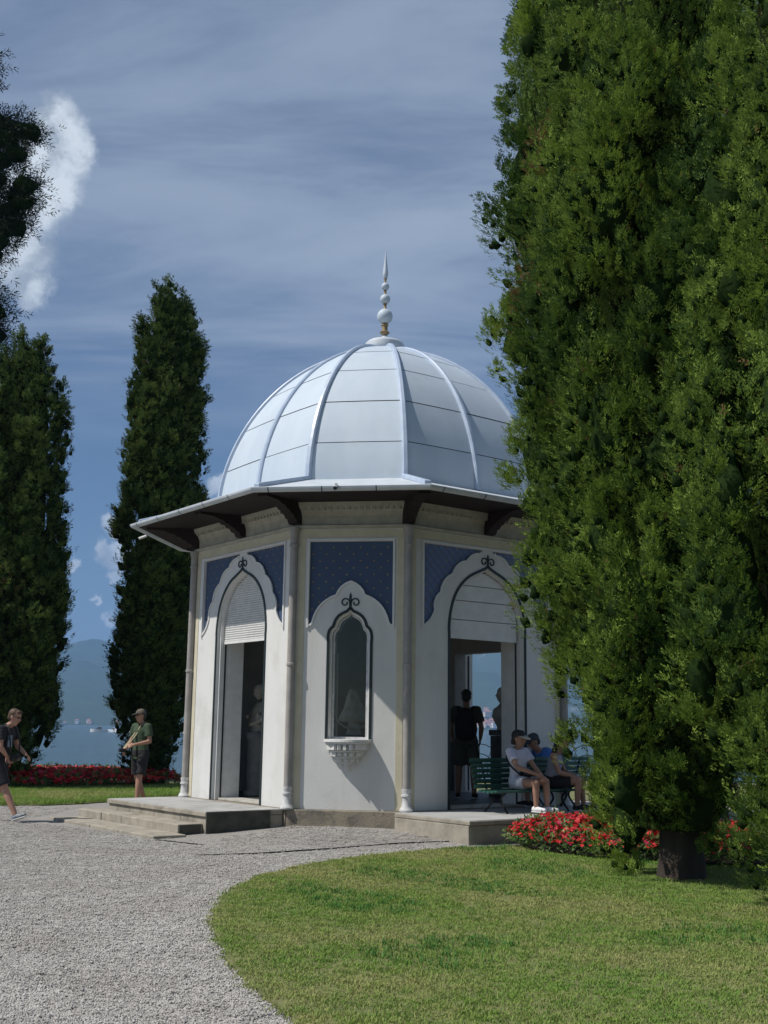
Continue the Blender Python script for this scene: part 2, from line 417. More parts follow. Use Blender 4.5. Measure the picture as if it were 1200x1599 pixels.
for a in (225, 270, 315, 0, 45, 90, 135, 180):
    F = fx(a); hw = fhalf(a); wd = wide(a); ztop = Z1+.02
    if wd:
        foot = [(-hw, Z0), (-.76, Z0)]+list(reversed(DOOR_ARCH))[1:-1]+[(.76, Z0), (hw, Z0), (hw, ztop), (-hw, ztop)]
        holes = [SPAN_R, SPAN_L] if a in VISIBLE else []
        wall = build_uv(plate(foot, holes, 0, .05, F, hw-.01), 'wall', STUCCO, pav)
        hw2 = hw-.05*T8
        core = [(-hw2, Z0), (-.72, Z0)]+list(reversed(inset_door(.04)))[1:-1]+[(.72, Z0), (hw2, Z0), (hw2, ztop), (-hw2, ztop)]
        plate(core, [], -.05, .17, F, hw2-.01).build('wall_core', WHITE, pav)
        hw3 = hw-.22*T8
        cor2 = [(-hw3, Z0), (-.712, Z0), (-.712, 2.88), (.712, 2.88), (.712, Z0), (hw3, Z0), (hw3, ztop), (-hw3, ztop)]
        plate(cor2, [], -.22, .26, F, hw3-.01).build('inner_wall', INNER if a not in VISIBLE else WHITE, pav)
        # lintel soffit, door tracks
        for s in (-1, 1):
            mb = MB(); mb.add(*[[F(s*x, z, w_) for x in (.700, .728) for z in (Z0, 2.86) for w_ in (-.150, -.130)], [(0, 1, 3, 2), (4, 6, 7, 5), (0, 4, 5, 1), (2, 3, 7, 6), (0, 2, 6, 4), (1, 5, 7, 3)]])
            mb.build('shutter_track', BLACK, pav)
        thr = MB(); thr.add([F(x, z, w_) for x in (-.70, .70) for z in (Z0+.002, .352) for w_ in (-.46, -.10)], [(0, 1, 3, 2), (4, 6, 7, 5), (0, 4, 5, 1), (2, 3, 7, 6), (0, 2, 6, 4), (1, 5, 7, 3)])
        thr.build('threshold', MARBLE, pav)
    else:
        wl = [(-hw, Z0), (hw, Z0), (hw, ztop), (-hw, ztop)]
        winh = list(reversed(inset_win(.0)))
        holes = [winh]+([BLUE_N] if a in VISIBLE else [])
        build_uv(plate(wl, holes, 0, .05, F, hw-.01), 'wall', STUCCO, pav)
        hw2 = hw-.05*T8
        plate(rect(-hw2, Z0, hw2, ztop), [list(reversed(inset_win(.03)))], -.05, .43, F, hw2-.01).build('wall_core', WHITE, pav)
    # window
    if not wd:
        wi = plate(list(reversed(inset_win(.035))), [list(reversed([(x, y+(.03 if y < 1.5 else 0)) for x, y in inset_win(.065)]))], -.10, .05, F).build('window', CAST, pav)
        plate(list(reversed([(x, y+(.02 if y < 1.5 else 0)) for x, y in inset_win(.06)])), [], -.12, .006, F).build('pane', GLASS, wi)
        mb = MB(); mb.add([F(x, z, w_) for x in (-.345, .345) for z in (1.276, 1.317) for w_ in (-.10, .02)], [(0, 1, 3, 2), (4, 6, 7, 5), (0, 4, 5, 1), (2, 3, 7, 6), (0, 2, 6, 4), (1, 5, 7, 3)])
        mb.build('window_sill', WHITE, pav)
    if a not in VISIBLE: continue
    # black trim line round the opening
    arch = DOOR_ARCH if wd else WIN_ARCH
    ribbon([(x*1.0, y) for x, y in arch], -.042, .012, .014, F).build('black_trim', BLACK, pav)
    # blue panels, stars
    for poly in ([SPAN_R, SPAN_L] if wd else [BLUE_N]):
        bp = build_uv(plate(poly, [], -.028, .02, F), 'blue_panel', BLUEL if a == 315 else BLUE, pav)
        st = star_mesh(F, poly, .205 if not wd else .20, -.026)
        if st.v: tag(st.build('gold_stars', GOLD, bp), kind='stuff')
        # raised lip along the scallop
        edge = [p for p in poly if p[1] < 4.215]
        ribbon(edge, -.028, .018, .02, F).build('scallop_lip', WHITE, pav)
    fw = 1.275 if wd else .625; zt = 4.222 if wd else 4.216
    for (u0, v0, u1, v1) in ((-fw-.035, zt+.004, fw+.035, zt+.04), (-fw-.035, 2.93, -fw-.004, zt+.002), (fw+.004, 2.93, fw+.035, zt+.002)):
        plate(rect(u0, v0, u1, v1), [], .022, .024, F).build('panel_moulding', WHITE, pav)
    for (u0, v0, u1, v1) in ((-hw+.02, 4.275, hw-.02, 4.40), (-hw+.055, Z0+.01, -hw+.155, 4.272), (hw-.155, Z0+.01, hw-.055, 4.272)):
        plate(rect(u0, v0, u1, v1), [], .008, .01, F).build('cream_band', CREAM, pav)
    if wd: fleur(F, 0, 4.165, 3.955, pav)
    else: fleur(F, 0, 3.45, 3.19, pav)
    if a in (225,):    # corrugated roller shutter, bottom edge at 2.83
        sh = inset_door(.055); top = [(x, y) for x, y in sh if y > 2.9]
        mb = MB(); v = 2.84; k = 0; vs = []; rows = []
        def half_at(y):
            best = .69
            for i in range(len(sh)//2):
                (xa, ya), (xb, yb) = sh[i], sh[i+1]
                if ya <= y <= yb and yb > ya: best = xa+(xb-xa)*(y-ya)/(yb-ya)
            return max(.02, best)
        while v < 3.86:
            for q, w_ in ((0, -.128), (.012, -.108), (.026, -.108), (.034, -.128)):
                hh = half_at(v+q); rows.append([F(-hh, v+q, w_), F(hh, v+q, w_)])
            v += .036
        vs = [p for r in rows for p in r]; mb.add(vs, [(2*i, 2*i+1, 2*i+3, 2*i+2) for i in range(len(rows)-1)])
        mb.build('roller_shutter', WHITE, pav)
        bar = MB(); bar.add([F(x, z, w_) for x in (-.69, .69) for z in (2.80, 2.842) for w_ in (-.14, -.10)], [(0, 1, 3, 2), (4, 6, 7, 5), (0, 4, 5, 1), (2, 3, 7, 6), (0, 2, 6, 4), (1, 5, 7, 3)])
        bar.build('shutter_bar', WHITE, pav)
    if a == 315:       # boarded tympanum, four boards
        sh = inset_door(.055); R_ = sh[:len(sh)//2+1]
        def hx(y):
            for i in range(len(R_)-1):
                if R_[i][1] <= y <= R_[i+1][1]+1e-6: 
                    k = (y-R_[i][1])/max(1e-6, R_[i+1][1]-R_[i][1]); return R_[i][0]+(R_[i+1][0]-R_[i][0])*k
            return .02
        zs = [2.83, 3.125, 3.42, 3.66, 3.88]
        for i in range(4):
            ys = [zs[i]+.006+(zs[i+1]-zs[i]-.012)*k/5 for k in range(6)]
            lp = [(min(hx(y), .68), y) for y in ys]; lp = lp+[(-x, y) for x, y in reversed(lp)]
            plate(lp, [], -.085-.006*(i % 2), .03, F).build('tympanum_board', WHITE, pav)
# cove frieze, moulding ledge, brackets, soffit, gutters, roof, dome
EAVE = oct_corners(OV-.03)
for a in (225, 270, 315, 0, 45, 90, 135, 180):
    F = fx(a); hw = fhalf(a); vis = a in VISIBLE
    # ledge under the frieze
    def strip(prof, m, name, par=pav):
        mb = MB(); vs = []
        for (w_, v) in prof:
            h = hw+w_*T8; vs += [F(-h, v, w_), F(h, v, w_)]
        n = len(prof); fs = [(2*i, 2*i+1, 2*((i+1) % n)+1, 2*((i+1) % n)) for i in range(n)]
        fs += [tuple(2*i for i in range(n)), tuple(2*i+1 for i in reversed(range(n)))]
        mb.add(vs, fs); return mb.build(name, m, par)
    strip([(0.0, 4.412), (.045, 4.425), (.055, 4.455), (.03, 4.47), (-.05, 4.47)], FRIEZE, 'ledge_moulding')
    strip([(.012, 4.472), (.018, 4.60), (.045, 4.68), (.10, 4.74), (.115, 4.80), (-.05, 4.80)], FRIEZE, 'cove_frieze')
    strip([(-.05, 4.806), (.93, 4.796), (.93, 4.83), (-.05, 4.84)], BROWN, 'eave_soffit')
    if vis:
        mb = MB(); u = -hw+.12
        while u < hw-.1:
            mb.add([F(u+x, z, w_) for x in (0, .05) for z in (4.685, 4.74) for w_ in (.04, .10)], [(0, 1, 3, 2), (4, 6, 7, 5), (0, 4, 5, 1), (2, 3, 7, 6), (0, 2, 6, 4), (1, 5, 7, 3)]); u += .095
        tag(mb.build('dentils', FRIEZE, pav), kind='stuff')
    # gutter: half round channel
    P = [(OV+.055+.062*math.cos(t), 4.835+.062*math.sin(t)) for t in [math.pi+math.pi*k/7 for k in range(8)]]
    P = P+[(x-(x-OV-.055)*.12, y+(.008 if y > 4.83 else .01)) for x, y in reversed(P)]
    gt = strip(P, ROOF, 'gutter')
    if vis:
        u = -hw-.2
        while u < hw+.3:
            Q = [(OV+.055+.067*math.cos(t), 4.835+.067*math.sin(t)) for t in [math.pi+math.pi*k/7 for k in range(8)]]
            mb = MB(); vs = [F(u+x, y, w_) for (w_, y) in Q for x in (0, .016)]; mb.add(vs, [(2*i, 2*i+1, 2*i+3, 2*i+2) for i in range(7)])
            mb.build('gutter_bracket', SEAM, gt); u += .78
    # roof slope from eave to dome base
    k = .8918 if not wide(a) else .9014
    ho = hw+(OV-.01)*T8; hi = hw*.8918+.02
    di = fdist(a)*.893-fdist(a)
    vs = [F(-ho, 4.862, OV-.01), F(ho, 4.862, OV-.01), F(hi, 5.245, di), F(-hi, 5.245, di)]
    vs += [v-Vector((0, 0, .02)) for v in vs]
    mb = MB(); mb.add(vs, [(0, 1, 2, 3), (7, 6, 5, 4), (0, 4, 5, 1), (1, 5, 6, 2), (2, 6, 7, 3), (3, 7, 4, 0)]); mb.build('roof_slope', ROOF, pav)
    # hip cap at the left corner of this face
    A_ = F(-ho, 4.865, OV-.01); B_ = F(-hi, 5.25, di)
    mb = MB(); d_ = (B_-A_); sd = d_.cross(Vector((0, 0, 1))).normalized()
    vs = [A_+sd*s*.05+Vector((0, 0, z)) for s in (-1, 1) for z in (-.01, .06)]+[B_+sd*s*.05+Vector((0, 0, z)) for s in (-1, 1) for z in (-.01, .06)]
    mb.add(vs, [(0, 1, 3, 2), (4, 6, 7, 5), (0, 4, 5, 1), (2, 3, 7, 6), (0, 2, 6, 4), (1, 5, 7, 3)]); mb.build('hip_cap', RIBM, pav, bevel=.012)
    # brackets: at left corner and in the middle of wide faces
    def bracket(pos, dirv, reach, name='eave_bracket'):
        sd = Vector((-dirv.y, dirv.x, 0))*.085
        prof = [(0, 4.475), (.10, 4.475), (.13, 4.50), (.15, 4.545), (.20, 4.555), (.235, 4.60), (.29, 4.61), (.33, 4.65), (.39, 4.66), (.44, 4.70), (.52, 4.71), (.60, 4.745), (reach, 4.76), (reach, 4.80), (0, 4.80)]
        mb = MB(); n = len(prof); vs = []
        for s in (-1, 1): vs += [pos+dirv*x+sd*s+Vector((0, 0, z)) for x, z in prof]
        fs = [(i, (i+1) % n, n+(i+1) % n, n+i) for i in range(n)]
        tri = tessellate_polygon([[Vector((x, z, 0)) for x, z in prof]])
        for t in tri: fs += [tuple(t), tuple(n+i for i in reversed(t))]
        mb.add(vs, fs); mb.build(name, BROWN, pav)
    if a in (225, 270, 315, 0, 180, 135):
        nn = Vector((math.cos(rad(a-22.5)), math.sin(rad(a-22.5)), 0)); c = F(-hw, 0, 0)
        bracket(c-nn*.02, nn, .9)
        if wide(a): bracket(F(0, 0, -.01), Vector((math.cos(rad(a)), math.sin(rad(a)), 0)), .86)
    # downpipe with cast base, joint ring and capital at the left corner
    if a in (225, 270, 315, 0, 180):
        nn = Vector((math.cos(rad(a-22.5)), math.sin(rad(a-22.5)), 0)); c = F(-hw, 0, 0)+nn*.045
        mb = MB(); mb.lathe([(.058, .60), (.058, 4.20)], 16, (c.x, c.y, 0)); pp = mb.build('downpipe', PIPEM, pav, True); smooth_angle(pp)
        q = MB().lathe([(.098, Z0), (.10, .345), (.085, .37), (.07, .40), (.062, .48), (.064, .525), (.078, .53), (.078, .555), (.064, .56), (.064, .575), (.070, .60), (.070, .635)], 18, (c.x, c.y, 0)).build('pipe_base', CAST, pp, True); smooth_angle(q, 30)
        q = MB().lathe([(.06, 2.36), (.07, 2.37), (.07, 2.40), (.06, 2.41)], 16, (c.x, c.y, 0)).build('pipe_ring', PIPEM, pp)
        q = MB().lathe([(.058, 4.13), (.072, 4.14), (.072, 4.17), (.06, 4.18), (.062, 4.30), (.082, 4.40), (.088, 4.42)], 16, (c.x, c.y, 0)).build('pipe_capital', PIPEM if a != 315 else BRASS if False else PIPEM, pp)
# dome: twelve-sided (octagon corners + middle of wide faces), 12 ribs, 4 rows of sheets
def dome_pts():
    P = []
    for a, l, r in oct_corners(0):
        P.append(l*.8918)
        if wide(a): P.append((l+r)/2*.9110)
    return P
DP = dome_pts(); ZB, ZT = 5.232, 8.179
def dome_p(p, t): 
    return Vector((p.x*math.cos(t), p.y*math.cos(t), ZB+(ZT-ZB)*math.sin(t)**1.141))
seams = [0.0, .255, .53, .80, 1.06, 1.47]
random.seed(5)
for i in range(len(DP)):
    p, q = DP[i], DP[(i+1) % len(DP)]
    for r in range(5):
        t0, t1 = seams[r]+(.0035 if r else 0), seams[r+1]-.0025
        mb = MB(); vs = []; n = 5; lift = random.uniform(.004, .010)
        for k in range(n+1):
            t = t0+(t1-t0)*k/n
            for e in (.012, .5, .988):
                v = dome_p(p, t).lerp(dome_p(q, t), e); d = Vector((v.x, v.y, 1.2)).normalized()
                vs.append(v+d*(lift+(.004 if e == .5 else 0)))
        mb.add(vs, [(3*k+j, 3*k+j+1, 3*k+j+4, 3*k+j+3) for k in range(n) for j in range(2)])
        o = mb.build('dome_sheet', DOMEM, pav, True)
    # rib
    mb = MB(); n = 26; vs = []
    for k in range(n+1):
        t = 1.475*k/n; c = dome_p(p, t); c2 = dome_p(p, t+.01); tan = (c2-c).normalized(); rd = Vector((p.x, p.y, 0)).normalized(); sd = Vector((-rd.y, rd.x, 0)); up = sd.cross(tan); up = up if up.z*1+up.dot(rd) > 0 else -up
        wv = .05-.018*k/n
        for s, hgt in ((-1, -.03), (-1, .035), (-.55, .055), (.55, .055), (1, .035), (1, -.03)): vs.append(c+sd*s*wv+up*hgt)
    fs = [(6*k+j, 6*k+j+1, 6*k+j+7, 6*k+j+6) for k in range(n) for j in range(5)]+[tuple(range(6)), tuple(6*n+j for j in reversed(range(6)))]
    mb.add(vs, fs); mb.build('dome_rib', RIBM, pav)
# dark underlay that shows in the seams
mb = MB(); vs = []; nn_ = len(DP)
for k in range(21):
    for p in DP: vs.append(dome_p(p, 1.5*k/20)*1.0-Vector((p.x, p.y, 0)).normalized()*.012)
mb.add(vs, [(k*nn_+j, k*nn_+(j+1) % nn_, (k+1)*nn_+(j+1) % nn_, (k+1)*nn_+j) for k in range(20) for j in range(nn_)]); mb.build('dome_underlay', SEAM, pav)
# finial
def lathe_part(name, prof, m, par, n=28):
    o = MB().lathe(prof, n).build(name, m, par, True); smooth_angle(o, 35); return o
fin = lathe_part('finial', [(.33, 8.16), (.355, 8.20), (.365, 8.27), (.355, 8.34), (.31, 8.385), (.17, 8.405), (.12, 8.43), (.09, 8.465), (.045, 8.50), (.02, 8.54)], ROOF, pav)
lathe_part('finial_collar', [(.03, 8.52), (.05, 8.53), (.085, 8.565), (.09, 8.58), (.058, 8.60), (.052, 8.64), (.052, 8.69), (.068, 8.71), (.066, 8.73), (.03, 8.75)], BRASS, fin)
def ball(name, zc, r): lathe_part(name, [(max(.003, r*math.sin(math.pi*k/14)), zc-r*math.cos(math.pi*k/14)) for k in range(15)], DOMEM, fin)
ball('finial_ball', 8.885, .143); ball('finial_ball', 9.22, .092); ball('finial_ball', 9.465, .072)
lathe_part('finial_neck', [(.045, 9.015), (.03, 9.05), (.022, 9.08), (.035, 9.12), (.035, 9.145)], BRASS, fin, 14)
lathe_part('finial_neck', [(.035, 9.30), (.022, 9.33), (.02, 9.36), (.03, 9.395), (.028, 9.41)], BRASS, fin, 14)
lathe_part('finial_neck', [(.03, 9.525), (.02, 9.55), (.018, 9.58), (.028, 9.62)], BRASS, fin, 14)
lathe_part('finial_spike', [(.018, 9.605), (.038, 9.635), (.05, 9.69), (.05, 9.73), (.042, 9.80), (.03, 9.90), (.018, 10.02), (.008, 10.13), (.003, 10.20)], DOMEM, fin, 16)
# spout stub and the small camera on the gutter
F = fx(180); MB().loft([F(.55, 4.77, OV+.08), F(.55, 4.72, OV+.22)], [.022, .022], n=10).build('gutter_spout', WHITE, pav)
F = fx(270); g = MB().loft([F(-.05, 4.80, OV+.13), F(-.05, 4.785, OV+.20)], [.022, .026], n=12).build('gutter_camera', IRON, pav); MB().box(F(-.05, 4.845, OV+.11), (.03, .05, .06)).build('camera_mount', WHITE, g)
# console under the front window: half-round stepped corbel with small niches
F = fx(270)
con = empty('corbel_console'); con.parent = pav
def half_disc(rw, rd, zb_, zt_, name, m=STUCCO, n=18):
    P = [(rw*math.cos(math.pi*k/n), .002+rd*math.sin(math.pi*k/n)) for k in range(n+1)]; mb = MB(); q = len(P)
    mb.add([F(u, zb_, w_) for u, w_ in P]+[F(u, zt_, w_) for u, w_ in P], [tuple(range(q-1, -1, -1)), tuple(range(q, 2*q))]+[(i, (i+1) % q, q+(i+1) % q, q+i) for i in range(q)]); return mb.build(name, m, con)
half_disc(.345, .30, 1.278, 1.314, 'console_shelf', WHITE)
tiers = [(.315, .27, 1.275, 1.165), (.245, .20, 1.162, 1.075), (.175, .14, 1.072, .995), (.105, .085, .992, .925)]
for (h, dp, zt_, zb_) in tiers:
    half_disc(h, dp, zt_-.028, zt_, 'corbel_shelf'); half_disc(h*.74, dp*.70, zb_, zt_-.03, 'corbel_core')
    n = max(3, int(round(h/.036)))
    for k in range(n):
        an = math.pi*(k+.5)/n; c = F(h*.86*math.cos(an), (zb_+zt_-.03)/2, .002+dp*.86*math.sin(an)); R_ = Matrix.Rotation(an, 3, 'Z')
        MB().box(c, (h*.28, h*1.25/n, zt_-.034-zb_), R_).build('corbel_block', STUCCO, con)
half_disc(.045, .04, .865, .922, 'corbel_tip')

# interior: floor, ceiling, dado
oc = oct_corners(-.47)
def octplate(off, z0, z1, name, m, par=pav):
    P = [l for a, l, r in oct_corners(off)]; n = len(P); mb = MB()
    mb.add([Vector((p.x, p.y, z0)) for p in P]+[Vector((p.x, p.y, z1)) for p in P], [tuple(reversed(range(n))), tuple(range(n, 2*n))]+[(i, (i+1) % n, n+(i+1) % n, n+i) for i in range(n)])
    return mb.build(name, m, par)
octplate(-.45, .28, .350, 'interior_floor', GREYST)
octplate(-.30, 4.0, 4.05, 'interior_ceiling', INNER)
for a in (0, 90, 180, 45, 135):
    F = fx(a); h = fhalf(a)-.485*T8
    spans = [(-h+.01, h-.01)] if not wide(a) else [(-h+.01, -.73), (.73, h-.01)]
    for u0, u1 in spans:
        if not wide(a): plate(rect(u0, .352, u1, 1.25), [], -.483, -.02, F).build('dado_panel', DADO, pav)
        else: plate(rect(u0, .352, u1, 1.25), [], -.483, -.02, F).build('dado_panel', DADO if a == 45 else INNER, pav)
# plinth stones
for a in (225, 270, 315, 0, 45, 90, 135, 180):
    F = fx(a); hw = fhalf(a); mb = MB()
    o_, i_ = .075, -.40; g = .006
    vs = [F(-(hw+o_*T8)+g, z, o_) for z in (-.15, Z0-.004)]+[F((hw+o_*T8)-g, z, o_) for z in (-.15, Z0-.004)]+[F(-(hw+i_*T8), z, i_) for z in (-.15, Z0-.004)]+[F((hw+i_*T8), z, i_) for z in (-.15, Z0-.004)]
    mb.add(vs, [(0, 2, 3, 1), (4, 5, 7, 6), (0, 1, 5, 4), (2, 6, 7, 3), (1, 3, 7, 5), (0, 4, 6, 2)]); mb.build('plinth_stone', STONEB, pav, bevel=.012)

# ------------------------------------------------------------------ platforms and steps
def fbox(F, u0, u1, d0, d1, z0, z1):
    mb = MB(); mb.add([F(u, z, d) for u in (u0, u1) for z in (z0, z1) for d in (d0, d1)], [(0, 1, 3, 2), (4, 6, 7, 5), (0, 4, 5, 1), (2, 3, 7, 6), (0, 2, 6, 4), (1, 5, 7, 3)]); return mb
def wfx(a):
    g = fx(a); return lambda u, v, w_=0.: PAV_M @ g(u, v, w_)
random.seed(3)
st = empty('entrance_steps', fworld(225, 0, .7, 0), label='three low stone steps before the left doorway', cat='steps')
def part_w(mb, name, m, par, bevel=.01):
    inv = Matrix.Translation(-par.location); mb.v = [tuple(inv @ Vector(v)) for v in mb.v]; return mb.build(name, m, par, bevel=bevel)
F = wfx(225)
part_w(fbox(F, -1.75, 1.555, .082, 1.33, Z0-.075, Z0-.010), 'landing_slab', STONE, st)
part_w(fbox(F, -1.735, 1.55, .085, 1.315, Z0-.0095, Z0-.004), 'cement_paving', CONC, st, 0)
part_w(fbox(F, .10, 1.31, 0, 0, 0, 0), 'x', CONC, st) if False else None
part_w(fbox(F, 1.558, 1.578, .30, 1.325, -.1, Z0-.012), 'end_stone', DARKEND, st, .004)  # thin near-black slab covering the right end of the landing
part_w(fbox(F, 1.453, 1.472, 1.34, 1.675, -.1, .150), 'end_stone', DARKEND, st, .004)
us = [-1.74, -.95, -.1, .75, 1.55]
for i in range(4): part_w(fbox(F, us[i]+.003, us[i+1]-.003, .082, 1.30+random.uniform(-.004, .004), -.1, Z0-.078), 'riser_stone', STONE, st)
us = [-2.03, -1.15, -.42, .12, 1.45]
for i in range(4): part_w(fbox(F, us[i]+.004, us[i+1]-.004, 1.305, 1.68+random.uniform(-.006, .006), -.1, .158+random.uniform(-.003, .003)), 'step_stone', STONE, st, .014)
us = [-1.95, -.4, .6, 1.72]
for i in range(3): part_w(fbox(F, us[i]+.003, us[i+1]-.003, 1.69, 2.17+random.uniform(-.006, .006), -.1, .045), 'step_stone', STONE, st, .012)
pf = empty('bench_platform', fworld(315, 0, .8, 0), label='grey stone platform under the green bench before the right doorway', cat='platform')
F = wfx(315)
us = [-1.84, -.6, .7, 1.9]
for i in range(3): part_w(fbox(F, us[i]+.003, us[i+1]-.003, .082, 1.66, -.1, Z0-.068), 'riser_stone', STONE, pf)
for i in range(3):
    part_w(fbox(F, us[i]-.0, us[i+1]-.004, .082, 1.685, Z0-.065, Z0-.010), 'landing_slab', STONE, pf)
    part_w(fbox(F, us[i]+.012, us[i+1]-.008, .085, 1.67, Z0-.0095, Z0-.004), 'cement_paving', CONC, pf, 0)
# ------------------------------------------------------------------ ground, lawns, lake, mountains
HAZE = 0.00016
def sstep(x): x = min(1, max(0, x)); return x*x*(3-2*x)
def gz(x, y):
    d = math.hypot(x+.45, (y-17.1)*.9)
    return .095*sstep(1.25-d/2.1)
def sheet(name, x0, x1, y0, y1, nx, ny, zf, m):
    vs = []; fs = []
    for j in range(ny+1):
        for i in range(nx+1):
            x = x0+(x1-x0)*i/nx; y = y0+(y1-y0)*j/ny; vs.append((x, y, zf(x, y)))
    for j in range(ny):
        for i in range(nx): k = j*(nx+1)+i; fs.append((k, k+1, k+nx+2, k+nx+1))
    o = MB().add(vs, fs).build(name, m, None, True); return o
def gravel_mat():
    m = bpy.data.materials.new('gravel_ground'); m.use_nodes = True; t = m.node_tree; b = t.nodes['Principled BSDF']; b.inputs['Roughness'].default_value = .95; b.inputs['Specular IOR Level'].default_value = .2
    tcn = N(t, 'ShaderNodeTexCoord'); v = tcn.outputs['Object']
    vo = N(t, 'ShaderNodeTexVoronoi'); vo.inputs['Scale'].default_value = 95; L(t, v, vo.inputs['Vector'])
    sp = N(t, 'ShaderNodeSeparateColor'); L(t, vo.outputs['Color'], sp.inputs[0])
    c = mixc(t, sp.outputs[0], (.21, .20, .185), (.44, .42, .395))
    big = noise_(t, v, .8, 5, .6); c = mixc(t, maprange(t, big.outputs[0], .38, .68, 0, .45), c, (.28, .26, .235))
    L(t, c, b.inputs['Base Color'])
    hgt = math_(t, 'MULTIPLY', math_(t, 'SUBTRACT', .6, vo.outputs['Distance']), 1.0)
    bp = N(t, 'ShaderNodeBump'); bp.inputs['Strength'].default_value = .9; bp.inputs['Distance'].default_value = .012; L(t, hgt, bp.inputs['Height']); L(t, bp.outputs[0], b.inputs['Normal'])
    return m
GRAVEL = gravel_mat()
tag(sheet('gravel_ground', -60, 60, -40, 34, 120, 148, lambda x, y: gz(x, y)-(0.25 if y > 33.4 else 0), GRAVEL), kind='structure', label='pale grey gravel path and forecourt')
def grass_mat(name, g1, g2, g3):
    m = bpy.data.materials.new(name); m.use_nodes = True; t = m.node_tree; b = t.nodes['Principled BSDF']; b.inputs['Roughness'].default_value = .85; b.inputs['Specular IOR Level'].default_value = .15
    geo = N(t, 'ShaderNodeNewGeometry'); oi = N(t, 'ShaderNodeObjectInfo')
    n1 = noise_(t, geo.outputs['Position'], .55, 5, .6); n2 = noise_(t, geo.outputs['Position'], 3.2, 4, .6)
    c = mixc(t, maprange(t, n2.outputs[0], .35, .68), g1, g2)
    dry = math_(t, 'MULTIPLY', maprange(t, n1.outputs[0], .38, .66), .95)
    rn = math_(t, 'ADD', dry, math_(t, 'MULTIPLY', math_(t, 'SUBTRACT', oi.outputs['Random'], .5), .9), clamp=True)
    c = mixc(t, rn, c, g3)
    L(t, c, b.inputs['Base Color'])
    tr = N(t, 'ShaderNodeBsdfTranslucent'); L(t, c, tr.inputs[0]); ms = N(t, 'ShaderNodeMixShader'); ms.inputs[0].default_value = .25
    L(t, b.outputs[0], ms.inputs[1]); L(t, tr.outputs[0], ms.inputs[2]); L(t, ms.outputs[0], t.nodes['Material Output'].inputs[0])
    return m
GRASS = grass_mat('lawn_blades', (.19, .30, .058), (.13, .255, .044), (.34, .345, .135))
TURF = mat('lawn_turf', (.12, .14, .05), (.17, .17, .07), 3, .95, .8, 60)
LAWN_EDGE = [(-.15, 5.2), (-.41, 6.2), (-.69, 6.88), (-.97, 7.78), (-1.26, 9.24), (-1.34, 10.6), (-1.07, 12.22), (-.31, 13.65), (.85, 14.79), (1.61, 15.12), (2.6, 15.6), (4.2, 16.0), (7.5, 15.8)]
_le = [(p.x, p.y) for p in catmull([(x, y, 0) for x, y in LAWN_EDGE], 8)]
random.seed(8)
_le = [(x+random.uniform(-.02, .02), y+random.uniform(-.02, .02)) for x, y in _le]
LAWN = _le+[(14, 14), (16, 2), (4.2, .6), (1.2, 2.6)]
def lawn_sheet(name, poly, z, m):
    P = [Vector((x, y, 0)) for x, y in poly]; tri = tessellate_polygon([P]); n = len(poly); mb = MB()
    vs = [(x, y, z+gz(x, y)) for x, y in poly]+[(x, y, -.05) for x, y in poly]; fs = []
    for t in tri:
        a, b, c = t; ar = (P[b]-P[a]).cross(P[c]-P[a]).z
        fs.append((a, b, c) if ar > 0 else (a, c, b))
    fs += [(i, (i+1) % n, n+(i+1) % n, n+i) for i in range(n)]
    return mb.add(vs, fs).build(name, m)
tag(lawn_sheet('lawn_ground', LAWN, .022, TURF), kind='structure', label='curved lawn ground in the foreground')
BACKLAWN = [(-60, 21.0), (-12, 21.1), (-8, 21.2), (-6.88, 21.4), (-6.2, 21.6), (-5.7, 22.1), (-5.26, 22.8), (-4.7, 24.2), (-3.5, 25.4), (-1, 26), (2, 26), (6, 25), (60, 24), (60, 33.5), (-60, 33.5)]
tag(lawn_sheet('lawn_ground', BACKLAWN, .022, TURF), kind='structure', label='strip of lawn behind the pavilion along the lake')
